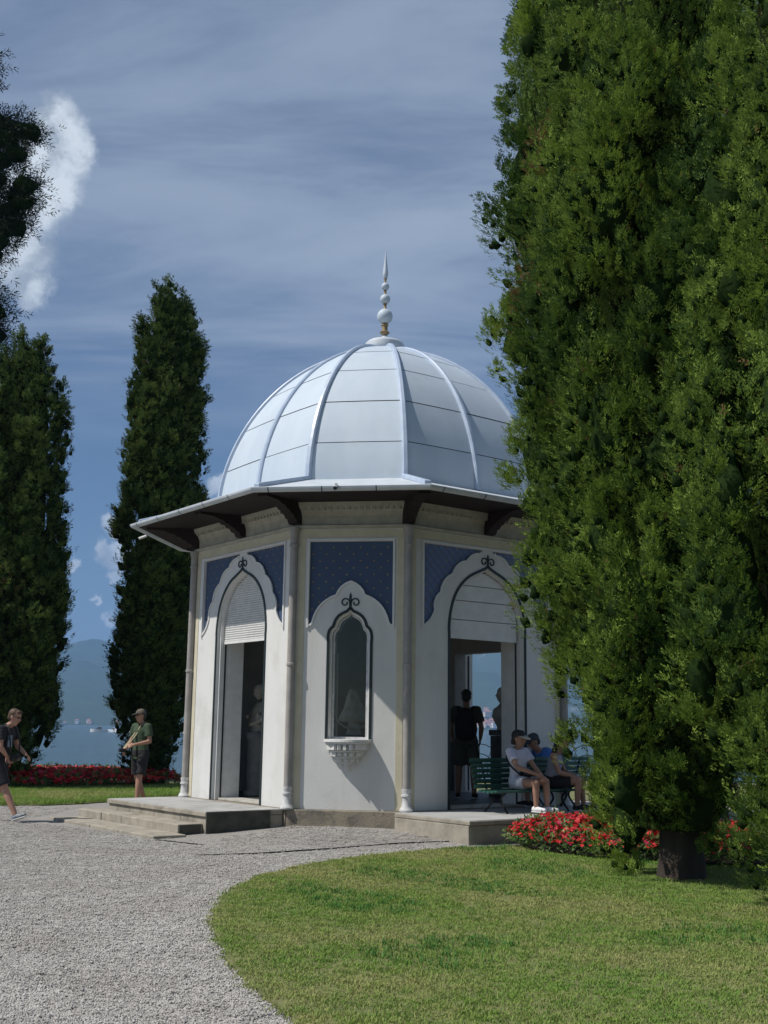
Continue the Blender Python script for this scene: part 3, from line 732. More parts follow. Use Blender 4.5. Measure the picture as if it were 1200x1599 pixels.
# instanced tufts / pebbles
def template(name, mb, m, smooth=False):
    return bpy.data.objects.new(name, mb.mesh(name, m, smooth))     # never linked: only instanced by the nodes
def scatter(name, pts, rot, scl, temps, m, **kw):
    me = bpy.data.meshes.new(name); n = len(pts); me.vertices.add(n); me.vertices.foreach_set('co', np.asarray(pts, dtype=np.float32).ravel())
    a = me.attributes.new('rot', 'FLOAT_VECTOR', 'POINT'); a.data.foreach_set('vector', np.asarray(rot, dtype=np.float32).ravel())
    a = me.attributes.new('scl', 'FLOAT', 'POINT'); a.data.foreach_set('value', np.asarray(scl, dtype=np.float32))
    o = link(name, me, m); tag(o, kind='stuff', **kw)
    g = bpy.data.node_groups.new(name, 'GeometryNodeTree')
    g.interface.new_socket('Geometry', in_out='INPUT', socket_type='NodeSocketGeometry'); g.interface.new_socket('Geometry', in_out='OUTPUT', socket_type='NodeSocketGeometry')
    gi = g.nodes.new('NodeGroupInput'); go = g.nodes.new('NodeGroupOutput'); iop = g.nodes.new('GeometryNodeInstanceOnPoints'); jn = g.nodes.new('GeometryNodeJoinGeometry')
    for t in temps:
        oi = g.nodes.new('GeometryNodeObjectInfo'); oi.inputs['Object'].default_value = t; oi.inputs['As Instance'].default_value = True
        g.links.new(oi.outputs['Geometry'], jn.inputs[0])
    na = g.nodes.new('GeometryNodeInputNamedAttribute'); na.data_type = 'FLOAT_VECTOR'; na.inputs[0].default_value = 'rot'
    e2r = g.nodes.new('FunctionNodeEulerToRotation'); g.links.new(na.outputs[0], e2r.inputs[0])
    ns = g.nodes.new('GeometryNodeInputNamedAttribute'); ns.data_type = 'FLOAT'; ns.inputs[0].default_value = 'scl'
    g.links.new(gi.outputs[0], iop.inputs['Points']); g.links.new(jn.outputs[0], iop.inputs['Instance']); iop.inputs['Pick Instance'].default_value = True
    g.links.new(e2r.outputs[0], iop.inputs['Rotation']); g.links.new(ns.outputs[0], iop.inputs['Scale']); g.links.new(iop.outputs[0], go.inputs[0])
    md = o.modifiers.new('scatter', 'NODES'); md.node_group = g
    return o
def tuft(seed, nb, spread, h):
    r = random.Random(seed); mb = MB()
    for _ in range(nb):
        x, y = r.gauss(0, spread), r.gauss(0, spread); an = r.uniform(0, 6.28); hh = h*r.uniform(.55, 1.25); wd = r.uniform(.0022, .0040)
        lx, ly = math.cos(an), math.sin(an); bend = r.uniform(.2, 1.1)*hh
        s = (-ly*wd, lx*wd)
        mb.add([(x-s[0], y-s[1], 0), (x+s[0], y+s[1], 0), (x+lx*bend*.4+s[0]*.8, y+ly*bend*.4+s[1]*.8, hh*.6), (x+lx*bend*.4-s[0]*.8, y+ly*bend*.4-s[1]*.8, hh*.6), (x+lx*bend, y+ly*bend, hh*.95)], [(0, 1, 2, 3), (3, 2, 4)])
    return mb
tufts = [template('grass_tuft', tuft(i, 22, .032, .023), GRASS) for i in range(5)]
weeds = [template('clover_tuft', tuft(90+i, 14, .03, .040), mat('clover', (.07, .19, .035), None, rough=.8, trans=.25)) for i in range(2)]
rng = np.random.default_rng(4)
def scatter_poly(poly, n, xr, yr, keep):
    out = []
    X_ = rng.uniform(*xr, n); Y_ = rng.uniform(*yr, n)
    px_ = np.array([p[0] for p in poly]); py_ = np.array([p[1] for p in poly]); c = np.zeros(n, bool); j = len(poly)-1
    for i in range(len(poly)):
        cond = ((py_[i] > Y_) != (py_[j] > Y_)); xx = (px_[j]-px_[i])*(Y_-py_[i])/((py_[j]-py_[i]) or 1e-9)+px_[i]
        c ^= cond & (X_ < xx); j = i
    c &= keep(X_, Y_)
    return X_[c], Y_[c]
inview = lambda x, y: (np.abs(x) < .40*y+.8)
X1, Y1 = scatter_poly(LAWN, 95000, (-1.6, 6.5), (4.6, 16.2), lambda x, y: inview(x, y) & (rng.random(len(x)) < np.clip(1.25-.05*y, .35, 1)))
X1 = X1+rng.normal(0, .025, len(X1)); Y1 = Y1+rng.normal(0, .025, len(Y1)); n = len(X1); scatter('lawn_grass', np.c_[X1, Y1, np.full(n, .012)], np.c_[rng.normal(0, .12, (n, 2)), rng.uniform(0, 6.28, n)], rng.uniform(.6, 1.15, n)*(1+.15*np.clip(Y1-9, 0, 6)/6), tufts, GRASS, label='short mown lawn grass with dry patches in the foreground', cat='grass')
X1, Y1 = scatter_poly(LAWN, 9000, (-1.6, 6.5), (4.6, 16.2), lambda x, y: inview(x, y) & (np.sin(x*2.1+1.3*np.sin(y*1.1))*np.sin(y*1.7+x) > .45))
n = len(X1); scatter('lawn_weeds', np.c_[X1, Y1, np.full(n, .02)], np.c_[rng.normal(0, .15, (n, 2)), rng.uniform(0, 6.28, n)], rng.uniform(.6, 1.1, n), weeds, GRASS, label='lush green weed tufts scattered through the front lawn', cat='grass')
bl = [template('grass_tuft', tuft(40+i, 14, .05, .07), GRASS) for i in range(3)]
X1, Y1 = scatter_poly(BACKLAWN, 26000, (-13, -2), (21, 29), lambda x, y: inview(x, y))
n = len(X1); scatter('lawn_grass', np.c_[X1, Y1, np.full(n, .02)], np.c_[rng.normal(0, .12, (n, 2)), rng.uniform(0, 6.28, n)], rng.uniform(.7, 1.3, n), bl, GRASS, label='mown grass strip behind the gravel at the left', cat='grass')
# pebbles
def pebble_mat():
    m = bpy.data.materials.new('pebbles'); m.use_nodes = True; t = m.node_tree; b = t.nodes['Principled BSDF']; b.inputs['Roughness'].default_value = .9; b.inputs['Specular IOR Level'].default_value = .25
    oi = N(t, 'ShaderNodeObjectInfo'); geo = N(t, 'ShaderNodeNewGeometry'); n1 = noise_(t, geo.outputs['Position'], 55, 2, .5); big = noise_(t, geo.outputs['Position'], .8, 5, .6)
    f = math_(t, 'ADD', math_(t, 'MULTIPLY', oi.outputs['Random'], .5), math_(t, 'MULTIPLY', n1.outputs[0], .5))
    c = mixc(t, maprange(t, f, .25, .75), (.33, .315, .295), (.49, .47, .44)); c = mixc(t, maprange(t, big.outputs[0], .40, .68, 0, .35), c, (.29, .26, .225))
    L(t, c, b.inputs['Base Color']); return m
PEB = pebble_mat()
def clump(seed):
    r = random.Random(seed); mb = MB()
    for _ in range(18):
        s = r.uniform(.004, .0078); c = Vector((r.uniform(-.05, .05), r.uniform(-.05, .05), s*.25)); R = Matrix.Rotation(r.uniform(0, 6), 3, 'Z') @ Matrix.Rotation(r.uniform(-.5, .5), 3, 'X')
        vs = [c+R @ Vector(v) for v in [(s*1.3*r.uniform(.8, 1.2), 0, 0), (0, s*r.uniform(.8, 1.2), 0), (-s*1.2*r.uniform(.8, 1.2), 0, 0), (0, -s*r.uniform(.8, 1.2), 0), (s*.35, s*.3, s*.75), (-s*.4, s*.2, s*.7), (-.1*s, -s*.45, s*.72), (0, 0, -s*.6)]]
        mb.add(vs, [(0, 1, 4), (1, 2, 5), (1, 5, 4), (2, 3, 6), (2, 6, 5), (3, 0, 6), (0, 4, 6), (4, 5, 6), (1, 0, 7), (2, 1, 7), (3, 2, 7), (0, 3, 7)])
    return mb
clumps = [template('pebble_clump', clump(i), PEB) for i in range(6)]
GPOLY = [(-11, 4), (-.3, 4)]+[p for p in _le if p[1] < 15.3 and p[1] > 5]+[(1.6, 15.3), (-1, 17.2), (-2.3, 15.4), (-5.6, 18.2), (-5.4, 21.8), (-11, 21)]
X1, Y1 = scatter_poly(GPOLY, 170000, (-9, 1.8), (4.6, 21.5), lambda x, y: inview(x, y) & (rng.random(len(x)) < np.clip(1.5-.085*y, .25, 1)))
n = len(X1); Zg = np.array([gz(x, y) for x, y in zip(X1, Y1)])
scatter('gravel_pebbles', np.c_[X1, Y1, Zg], np.c_[rng.normal(0, .1, (n, 2)), rng.uniform(0, 6.28, n)], rng.uniform(.7, 1.35, n), clumps, PEB, label='loose pale gravel stones covering the path', cat='gravel')
# steel edging strips in the gravel
def edging(pts, label):
    mb = MB(); P = [Vector((x, y, gz(x, y))) for x, y in pts]
    for a, b in zip(P, P[1:]):
        d = (b-a); sd = Vector((-d.y, d.x, 0)).normalized()*.006
        mb.add([a-sd, a+sd, b+sd, b-sd]+[p+Vector((0, 0, .016)) for p in (a-sd, a+sd, b+sd, b-sd)], [(0, 1, 5, 4), (1, 2, 6, 5), (2, 3, 7, 6), (3, 0, 4, 7), (4, 5, 6, 7)])
    tag(mb.build('edging_strip', IRON), label=label, cat='edging')
edging([(-2.1, 13.75), (-1.45, 14.03), (-.6, 14.62), (.3, 15.22), (1.14, 15.72)], 'thin dark metal edging in the gravel running to the bench platform')
edging([(-2.93, 15.5), (-2.45, 15.12), (-2.2, 14.9)], 'short thin metal edging in the gravel at the foot of the steps')
# lake
def lake_mat():
    m = bpy.data.materials.new('lake_water'); m.use_nodes = True; t = m.node_tree; b = t.nodes['Principled BSDF']
    b.inputs['Base Color'].default_value = (.055, .10, .13, 1); b.inputs['Roughness'].default_value = .12; b.inputs['IOR'].default_value = 1.33
    tcn = N(t, 'ShaderNodeTexCoord'); mp = N(t, 'ShaderNodeMapping'); mp.inputs['Scale'].default_value = (.22, 1, 1); L(t, tcn.outputs['Object'], mp.inputs[0])
    n1 = noise_(t, mp.outputs[0], .55, 6, .65); n2 = noise_(t, mp.outputs[0], .06, 4, .6)
    h = math_(t, 'ADD', n1.outputs[0], math_(t, 'MULTIPLY', n2.outputs[0], 3.))
    bp = N(t, 'ShaderNodeBump'); bp.inputs['Strength'].default_value = 1.0; bp.inputs['Distance'].default_value = .9; L(t, h, bp.inputs['Height']); L(t, bp.outputs[0], b.inputs['Normal'])
    return m
LAKEZ = -1.2
tag(MB().add([(-9000, -400, LAKEZ), (9000, -400, LAKEZ), (9000, 9000, LAKEZ), (-9000, 9000, LAKEZ)], [(0, 1, 2, 3)]).build('lake_water', lake_mat()), kind='structure', label='calm blue lake water')
rw = MB().box((0, 33.75, -.75), (120, .5, 1.6)).build('lakeside_wall', STONE); tag(rw, label='low stone retaining wall along the lake edge', cat='wall')
# far mountains
def terr(x, y):
    if y < 3300: return -5.
    hc = 395+60*sstep((x+1900)/500)*0+ 210*sstep((x+1150)/1200) + 120*sstep((-x-2300)/900)
    hc += 42*math.exp(-((x+1505)/70)**2)+14*math.exp(-((x+1620)/40)**2)+16*math.exp(-((x+1385)/60)**2)+60*math.exp(-((x+900)/160)**2)
    n = mnoise.fractal(Vector((x/520, y/520, 3.1)), .9, 2.1, 6)
    shore = 3420+90*math.sin(x/310.)+60*math.sin(x/127.+1)
    d = (y-shore)/(6000-shore)
    if d < 0: return -5
    if d > 1: k = 1-.9*sstep((d-1)/.8)
    else: k = d**.92
    edge = min(1, abs(1-d)*3)
    return max(-3, (hc*k)*(1+.22*n*edge*min(1, d*5)) + n*22*min(1, d*6)*(.7+.3*edge))
def mount_mat():
    m = bpy.data.materials.new('mountain_forest'); m.use_nodes = True; t = m.node_tree; b = t.nodes['Principled BSDF']; b.inputs['Roughness'].default_value = 1; b.inputs['Specular IOR Level'].default_value = 0
    tcn = N(t, 'ShaderNodeTexCoord'); n1 = noise_(t, tcn.outputs['Object'], .006, 7, .65); n2 = noise_(t, tcn.outputs['Object'], .03, 5, .65)
    c = mixc(t, n2.outputs[0], (.03, .05, .02), (.07, .095, .04)); c = mixc(t, maprange(t, n1.outputs[0], .60, .74), c, (.30, .29, .26)); L(t, c, b.inputs['Base Color']); return m
tag(sheet('mountain_range', -4600, 4600, 3250, 7600, 230, 120, terr, mount_mat()), kind='structure', label='hazy blue mountain range across the lake')
# haze
hb = MB().box((0, 3700, 318), (9800, 8300, 642)).build('haze'); tag(hb, kind='stuff', label='pale blue summer haze over the lake')
hm = bpy.data.materials.new('haze_air'); hm.use_nodes = True; t = hm.node_tree; t.nodes.clear(); pv = N(t, 'ShaderNodeVolumePrincipled'); pv.inputs['Color'].default_value = (.30, .55, 1.0, 1); pv.inputs['Density'].default_value = HAZE; pv.inputs['Anisotropy'].default_value = .0
mo = N(t, 'ShaderNodeOutputMaterial'); L(t, pv.outputs[0], mo.inputs['Volume']); hb.data.materials.append(hm)

# ------------------------------------------------------------------ trees
def leaf_mat(name, c1, c2, dead, tr=.22): return mat(name, c1, c2, rough=.75, tint=dead, trans=tr, spec=.2)
LEAF_N = leaf_mat('cypress_foliage', (.034, .084, .014), (.225, .325, .050), (.20, .12, .05))
LEAF_D = leaf_mat('dark_cypress_foliage', (.028, .058, .013), (.12, .17, .040), (.10, .07, .03))
LEAF_P = leaf_mat('pine_needles', (.008, .018, .007), (.022, .038, .014), (.06, .04, .02), .1)
GAP_TWIG = mat('gap_shade_twigs', (.016, .020, .009), (.012, .014, .007), 9, .95, .8, 25, spec=0)  # solid crown core, shade of the gaps between plumes put into its colour
HEART = mat('gap_shade_foliage', (.013, .026, .008), (.020, .036, .011), 12, 1., .8, 30, spec=0)  # near-black hearts: gaps between sprays get their shade from this colour
def sprig_templates(K, seed, slim=.085, ll=.42, flat=True):
    """flat fan-like sprays (axes: side, out, along) or, with flat=False, needles all round the twig"""
    out = []
    for s in range(5):
        r = np.random.default_rng(seed+s); V = []
        for k in range(K):
            z = (k+.2)/K*.8; le = ll*(1.05-.5*z)*r.uniform(.75, 1.25)
            if flat:
                an = (1 if k % 2 else -1)*r.uniform(.25, .95)*(1-.4*z); o = r.normal(0, .18)
                d = np.array([math.sin(an), o, math.cos(an)]); d /= np.linalg.norm(d); sd = np.array([d[2], r.normal(0, .22), -d[0]]); sd /= np.linalg.norm(sd)
            else:
                an = k*2.4+r.uniform(0, .6); el = r.uniform(.5, .95); d = np.array([math.cos(an)*math.cos(el), math.sin(an)*math.cos(el), math.sin(el)]); sd = np.cross(d, r.normal(size=3)); sd /= np.linalg.norm(sd)
            c = np.array([0, 0, z]); m_ = c+d*le*.45
            V += [c, m_+sd*slim*r.uniform(.8, 1.2)-d*le*.1, c+d*le] if k % 3 else [m_-sd*slim, m_+sd*slim, c+d*le*1.1]
        out.append(np.array(V))
    return out
def make_leaves(name, P, Dv, S, tint, K, m, parent, seed=1, slim=.085, ll=.42, Nv=None, body=None):
    """one mesh of sprays: at P along Dv, facing Nv, size S; each leaflet is one narrow triangle; body = solid plume hearts"""
    n = len(P); r = np.random.default_rng(seed); T = sprig_templates(K, seed, slim, ll, Nv is not None)
    Dv = Dv/np.linalg.norm(Dv, axis=1)[:, None]; rv = r.normal(size=(n, 3)) if Nv is None else Nv+r.normal(0, .18, (n, 3))
    A = np.cross(Dv, rv); A /= np.linalg.norm(A, axis=1)[:, None]; B = np.cross(A, Dv)
    which = r.integers(0, 5, n); Vs = np.zeros((n, K*3, 3))
    for q in range(5):
        mk = which == q; t = T[q]
        Vs[mk] = P[mk][:, None, :]+S[mk][:, None, None]*(t[None, :, 0:1]*A[mk][:, None, :]+t[None, :, 1:2]*B[mk][:, None, :]+t[None, :, 2:3]*Dv[mk][:, None, :])
    V = Vs.reshape(-1, 3); nq = n*K; tn = np.repeat(tint, K*3)
    faces = np.arange(nq*3).reshape(-1, 3); allv = V; allf = faces
    if body is not None:
        allv = np.vstack([V, body[0]]); allf = np.vstack([faces, body[1]+len(V)]); tn = np.concatenate([tn, body[2]])
    me = bpy.data.meshes.new(name); me.vertices.add(len(allv)); me.vertices.foreach_set('co', allv.astype(np.float32).ravel())
    me.loops.add(len(allf)*3); me.loops.foreach_set('vertex_index', allf.astype(np.int32).ravel())
    me.polygons.add(len(allf)); me.polygons.foreach_set('loop_start', np.arange(0, len(allf)*3, 3, dtype=np.int32))
    me.update(calc_edges=True)
    a = me.attributes.new('tint', 'FLOAT', 'POINT'); a.data.foreach_set('value', tn.astype(np.float32))
    return link(name, me, m, parent)
def _unit_ball(ns=10, nr=8):
    V = [(0, 0, -1.)]; F = []
    for i in range(1, nr):
        th = -math.pi/2+math.pi*i/nr
        for k in range(ns): V.append((math.cos(th)*math.cos(2*math.pi*k/ns), math.cos(th)*math.sin(2*math.pi*k/ns), math.sin(th)))
    V.append((0, 0, 1.)); T = len(V)-1
    for k in range(ns):
        F.append((0, 1+(k+1) % ns, 1+k)); F.append((T, 1+(nr-2)*ns+k, 1+(nr-2)*ns+(k+1) % ns))
        for i in range(nr-2):
            a_ = 1+i*ns+k; b_ = 1+i*ns+(k+1) % ns; F += [(a_, b_, b_+ns), (a_, b_+ns, a_+ns)]
    return np.array(V), np.array(F)
UB = _unit_ball(); US = _unit_ball(6, 4)
def trunk_mesh(pts, radii, n=14, seed=0):
    mb = MB(); mb.loft(pts, radii, n=n); r = random.Random(seed)
    mb.v = [tuple(Vector(v)+Vector((r.uniform(-1, 1), r.uniform(-1, 1), 0))*.012) for v in mb.v]; return mb
def cypress(label, base, H, prof, zc, npl, spp, slen, K, leaf, seed, plume=(.55, 1.0), pw=.30, trunk_r=.18, lean=(0, 0), core_k=.56, back=.35, group='cypress trees', trunk_top=None, side=None, ztop_dense=99, fill=.22, lump=.38, sub=20, hearts=(.26, .40), amp=.46):
    """columnar cypress: upright plumes of sprigs packed round a dense heart. prof: list of (height fraction, radius)"""
    r = np.random.default_rng(seed); t = empty('cypress_tree', base, label=label, cat='tree', group=group)
    hs = [p[0] for p in prof]; rs = [p[1] for p in prof]
    Rf = lambda h: np.interp(h, hs, rs)
    tocam = np.array([-base[0], -base[1], 0.]); tocam /= np.linalg.norm(tocam)
    P = []; Dd = []; S = []; TN = []; NN = []; BV = []; BF = []; SV = []; SF = []; ST = []
    w_ = np.linspace(0, 1, 200); cdf = np.cumsum(Rf(w_)+.05); cdf /= cdf[-1]
    for i in range(npl):
        h = np.interp((i+r.random())/npl, cdf, w_); th = i*2.39996+r.normal(0, .25)
        z = zc+(H-zc)*h; nz_ = mnoise.noise(Vector((math.cos(th)*Rf(h)*1.8, math.sin(th)*Rf(h)*1.8, z*lump+seed*3.7))); R = Rf(h)*(.97+amp*max(-1, min(.24, nz_*1.8)))*r.uniform(.92, 1.04)
        e = np.array([math.cos(th), math.sin(th), 0]); fac = e@tocam
        if side is not None: fac = max(fac, e@side)
        dens = (1. if fac > -.25 else back)*(1.12 if nz_ > -.12 else .45)
        if z > ztop_dense: dens *= .5
        Lp = r.uniform(*plume)*(1-.45*h*h)*(.66+.34*min(1, (z-zc)/2.0)); W = Lp*pw*r.uniform(.8, 1.2)
        ax = np.array([e[0]*r.uniform(.02, .22)+r.normal(0, .07), e[1]*r.uniform(.02, .22)+r.normal(0, .08), 1.]); ax /= np.linalg.norm(ax)
        c = np.array([lean[0]*h, lean[1]*h, z])+e*max(.02, R-W*.75)
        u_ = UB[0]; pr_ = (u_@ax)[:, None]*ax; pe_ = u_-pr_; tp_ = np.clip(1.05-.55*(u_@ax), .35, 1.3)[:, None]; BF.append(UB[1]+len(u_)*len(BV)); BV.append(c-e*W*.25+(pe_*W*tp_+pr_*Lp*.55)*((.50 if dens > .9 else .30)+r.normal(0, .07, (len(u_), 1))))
        nsub = max(4, int(sub*dens*(Lp/np.mean(plume))**2*r.uniform(.85, 1.15))); q0 = r.normal(size=(nsub*3, 3)); q0 /= np.linalg.norm(q0, axis=1)[:, None]; q0 = q0[(q0@e > -.42)][:nsub]
        ps = []; ds = []; ns_ = []
        for qq in q0:
            par0 = (qq@ax)*ax; per0 = qq-par0; tp0 = min(1.3, max(.35, 1.05-.55*(qq@ax))); c2 = c+(per0*W*tp0+par0*Lp*.55)*r.uniform(.80, .95)
            bn = per0/W+par0/(Lp*.6); bn /= np.linalg.norm(bn); a2 = .9*ax+.55*bn+r.normal(0, .15, 3); a2 /= np.linalg.norm(a2)
            L2 = Lp*r.uniform(.18, .32); W2 = L2*.36; k2 = int(spp*r.uniform(.8, 1.2)); qs = r.normal(size=(k2, 3)); qs /= np.linalg.norm(qs, axis=1)[:, None]
            p2 = (qs@a2)[:, None]*a2; e2 = qs-p2; t2 = np.clip(1.0-.6*(qs@a2), .3, 1.3)[:, None]; n2 = e2/W2+p2/(L2*.6); n2 /= np.linalg.norm(n2, axis=1)[:, None]
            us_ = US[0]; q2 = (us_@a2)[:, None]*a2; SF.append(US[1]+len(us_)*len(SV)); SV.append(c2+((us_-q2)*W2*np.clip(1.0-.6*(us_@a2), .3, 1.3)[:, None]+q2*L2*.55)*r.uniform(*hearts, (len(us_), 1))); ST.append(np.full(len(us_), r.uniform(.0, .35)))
            ps.append(c2+(e2*W2*t2+p2*L2*.55)*np.sqrt(r.uniform(.32, 1.05, (k2, 1)))); ds.append(1.0*a2+.32*n2+r.normal(0, .16, (k2, 3))); ns_.append(.55*n2+.75*bn)
        p = np.vstack(ps); P.append(p); Dd.append(np.vstack(ds)); NN.append(np.vstack(ns_)); S.append(slen*r.uniform(.6, 1.25, len(p)))
        base_t = np.clip(r.normal(.5, .28), .02, .9); dead = r.random() < .012
        tt = np.clip(base_t+r.normal(0, .28, len(p)), 0, .9); tt[r.random(len(p)) < (.35 if dead else .004)] = 1.
        TN.append(tt)
    nf = int(npl*spp*sub*fill); hh = np.interp(r.random(nf), cdf, w_); th = r.uniform(0, 6.2832, nf); e = np.c_[np.cos(th), np.sin(th), np.zeros(nf)]
    fc = e@tocam
    if side is not None: fc = np.maximum(fc, e@side)
    kp = (fc > -.25) | (r.random(nf) < back); kp &= (zc+(H-zc)*hh < ztop_dense) | (r.random(nf) < .5); hh = hh[kp]; e = e[kp]; nf = len(hh)
    P.append(np.c_[lean[0]*hh, lean[1]*hh, zc+(H-zc)*hh]+e*(Rf(hh)*r.uniform(.55, .74, nf))[:, None]); Dd.append(e*.5+np.array([0, 0, .9])+r.normal(0, .3, (nf, 3))); NN.append(e+0*e); S.append(slen*r.uniform(.8, 1.4, nf)); TN.append(np.clip(r.normal(.3, .15, nf), 0, .9))
    P = np.vstack(P); Dd = np.vstack(Dd); S = np.concatenate(S); TN = np.concatenate(TN)
    # dense heart
    nz, na = 46, 30; cv = []; cf = []
    for j in range(nz+1):
        h = j/nz; R = Rf(h)*core_k
        for k in range(na):
            th = 2*math.pi*k/na; rr = R*(1+.10*mnoise.noise(Vector((2.2*math.cos(th), 2.2*math.sin(th), h*9+seed))))
            cv.append((lean[0]*h+rr*math.cos(th), lean[1]*h+rr*math.sin(th), zc+(H-zc)*h*.985))
    for j in range(nz):
        for k in range(na): cf.append((j*na+k, j*na+(k+1) % na, (j+1)*na+(k+1) % na, (j+1)*na+k))
    make_leaves('crown', P, Dd, S, TN, K, leaf, t, seed, Nv=np.vstack(NN), slim=.105, ll=.52)
    nb_ = sum(len(x) for x in BV); BV += SV; BF += [f+nb_ for f in SF]
    MB().add(np.vstack(BV).tolist(), np.vstack(BF).tolist()).build('shade_dark_foliage', HEART, t, True)
    MB().add(cv, cf).build('gap_shade_twigs', GAP_TWIG, t, True)
    zt = trunk_top or zc+(H-zc)*.5
    trunk_mesh([(0, 0, -.1), (0, 0, .05), (.01, 0, .35), (.02, .01, zc+.3), (lean[0]*.4, lean[1]*.4, zt)], [trunk_r*1.3, trunk_r*1.15, trunk_r, trunk_r*.92, trunk_r*.4], seed=seed).build('trunk', BARK, t, True)
    return t
def pf_(H, zc, pts): 
    """(z, r) pairs -> (fraction, r)"""
    return sorted([((z-zc)/(H-zc), r) for z, r in pts])
SD = np.array([-1., 0, 0])
cypress('tall cypress beside the bench, nearest to the pavilion on the right', (2.87, 14.4, 0), 16.5, pf_(16.5, .05, [(.05, .22), (.3, .34), (.75, .33), (1.1, .22), (1.6, .30), (2.1, .52), (2.9, .88), (4.0, 1.12), (5.1, 1.17), (6., 1.22), (7.4, 1.28), (9.5, 1.38), (11.5, 1.32), (14, .9), (16.5, .1)]), .05, 150, 42, .108, 7, LEAF_N, 11, (1.0, 1.9), .27, .16, lean=(-.22, 0), side=SD, ztop_dense=11.5)
cypress('broad cypress with thick dark trunk standing in the red flowers at the right', (3.10, 12.2, 0), 15., pf_(15., .50, [(.50, .62), (.75, .84), (1.0, .97), (1.5, 1.04), (1.9, 1.06), (2.4, 1.08), (3.1, 1.10), (3.8, 1.12), (5.3, 1.14), (6.5, 1.28), (8.3, 1.32), (10, 1.2), (12.5, .7), (15, .1)]), .50, 150, 43, .094, 7, LEAF_N, 23, (1.0, 1.8), .27, .22, side=SD, ztop_dense=9.6)
cypress('nearest cypress at the right edge of the lawn', (3.95, 9.3, 0), 13.5, pf_(13.5, .18, [(.18, .85), (.5, 1.2), (.9, 1.42), (1.7, 1.46), (2.7, 1.45), (3.8, 1.40), (5.3, 1.30), (6.4, 1.25), (8, 1.1), (10.5, .6), (13.5, .1)]), .18, 140, 44, .080, 7, LEAF_N, 37, (.9, 1.6), .27, .22, side=SD, ztop_dense=7.2)
cypress('slender dark cypress behind the man in the green shirt', (-5.72, 29.0, 0), 12.8, pf_(12.8, .15, [(.15, .40), (1.2, .80), (2.8, .98), (4.7, 1.12), (7.2, 1.10), (9.0, 1.02), (10.4, .94), (11.3, .90), (12.1, .80), (12.5, .64), (12.8, .46)]), .15, 170, 12, .18, 6, LEAF_D, 41, (.9, 1.7), .25, .2, group='cypress trees', hearts=(.55, .75), amp=.13)
cypress('dark cypress at the left edge behind the walking man', (-8.85, 27.0, 0), 10.7, pf_(10.7, .62, [(.62, .75), (1.0, 1.05), (1.64, 1.30), (2.7, 1.36), (4.9, 1.30), (6.8, 1.24), (8.6, 1.18), (9.2, 1.08), (9.9, .88), (10.4, .58), (10.7, .22)]), .62, 160, 12, .18, 6, LEAF_D, 53, (.9, 1.6), .25, .2, side=np.array([1., 0, 0]), hearts=(.55, .75), amp=.13)
# dark conifer whose branches reach in at the upper left
def conifer():
    Yd = 31.; base = Vector((-13.9, Yd, 0)); t = empty('conifer_tree', base, label='dark conifer reaching in from the upper left edge', cat='tree')
    r = np.random.default_rng(77); P = []; Dd = []; S = []; mb = MB()
    mb.loft([(0, 0, -.1), (0, 0, 1), (.1, 0, 8), (.15, 0, 15), (.2, 0, 22)], [.5, .38, .3, .2, .05], n=12)
    tips = []
    for (x, y) in [(38, 195), (62, 205), (30, 225), (20, 255), (45, 245), (12, 285), (40, 300), (62, 300), (55, 318), (25, 325), (35, 350), (15, 355), (20, 385), (5, 400), (-5, 350), (-10, 300), (-10, 250), (-5, 215), (8, 180), (-15, 110), (-8, 95), (-6, 120), (-20, 470), (5, 475), (14, 495), (2, 520), (-12, 540), (-15, 500), (2, 545), (-10, 575), (-25, 600)]:
        rr = ray(x-17, y); k = Yd/rr.y; p = Vector((0, 0, CH))+rr*k; tips.append(p-base+Vector((0, r.uniform(-.5, .5), 0)))
    for i in range(120):
        z = r.uniform(6, 23); th = r.uniform(0, 6.28); R = np.interp(z, [6, 9, 16, 23], [2.6, 3.2, 2.8, .3])*r.uniform(.35, 1.)
        if math.cos(th) > .55: R *= .6
        tips.append(Vector((R*math.cos(th), R*math.sin(th), z)))
    for p in tips:
        q = Vector((.1, 0, p.z-.15*p.xy.length)); mb.loft([q, q.lerp(p, .6)+Vector((0, 0, .05)), p], [.05, .03, .012], n=5)
        ns = 120; pts = np.array(p)+r.normal(0, 1, (ns, 3))*np.array([.26, .26, .20]); P.append(pts)
        out = np.array([p.x, p.y, .0]); out = out/(np.linalg.norm(out)+.01)
        Dd.append((pts-np.array(p))*2.2+out*.5+r.normal(0, .3, (ns, 3))+np.array([0, 0, .15])); S.append(r.uniform(.22, .40, ns))
    hb_ = MB()
    for p in tips:
        if p.xy.length > .6: hb_.ball(p, (.36, .34, .24), 8)
    hb_.v = [tuple(Vector(v)+Vector(r.normal(0, .025, 3))) for v in hb_.v]; hb_.build('shade_dark_foliage', HEART, t, True)
    P = np.vstack(P); Dd = np.vstack(Dd); S = np.concatenate(S)
    make_leaves('crown', P, Dd, S, np.clip(r.normal(.4, .25, len(P)), 0, .9), 8, LEAF_P, t, 5, slim=.065, ll=.55)
    mb.build('trunk', BARK, t)
conifer()
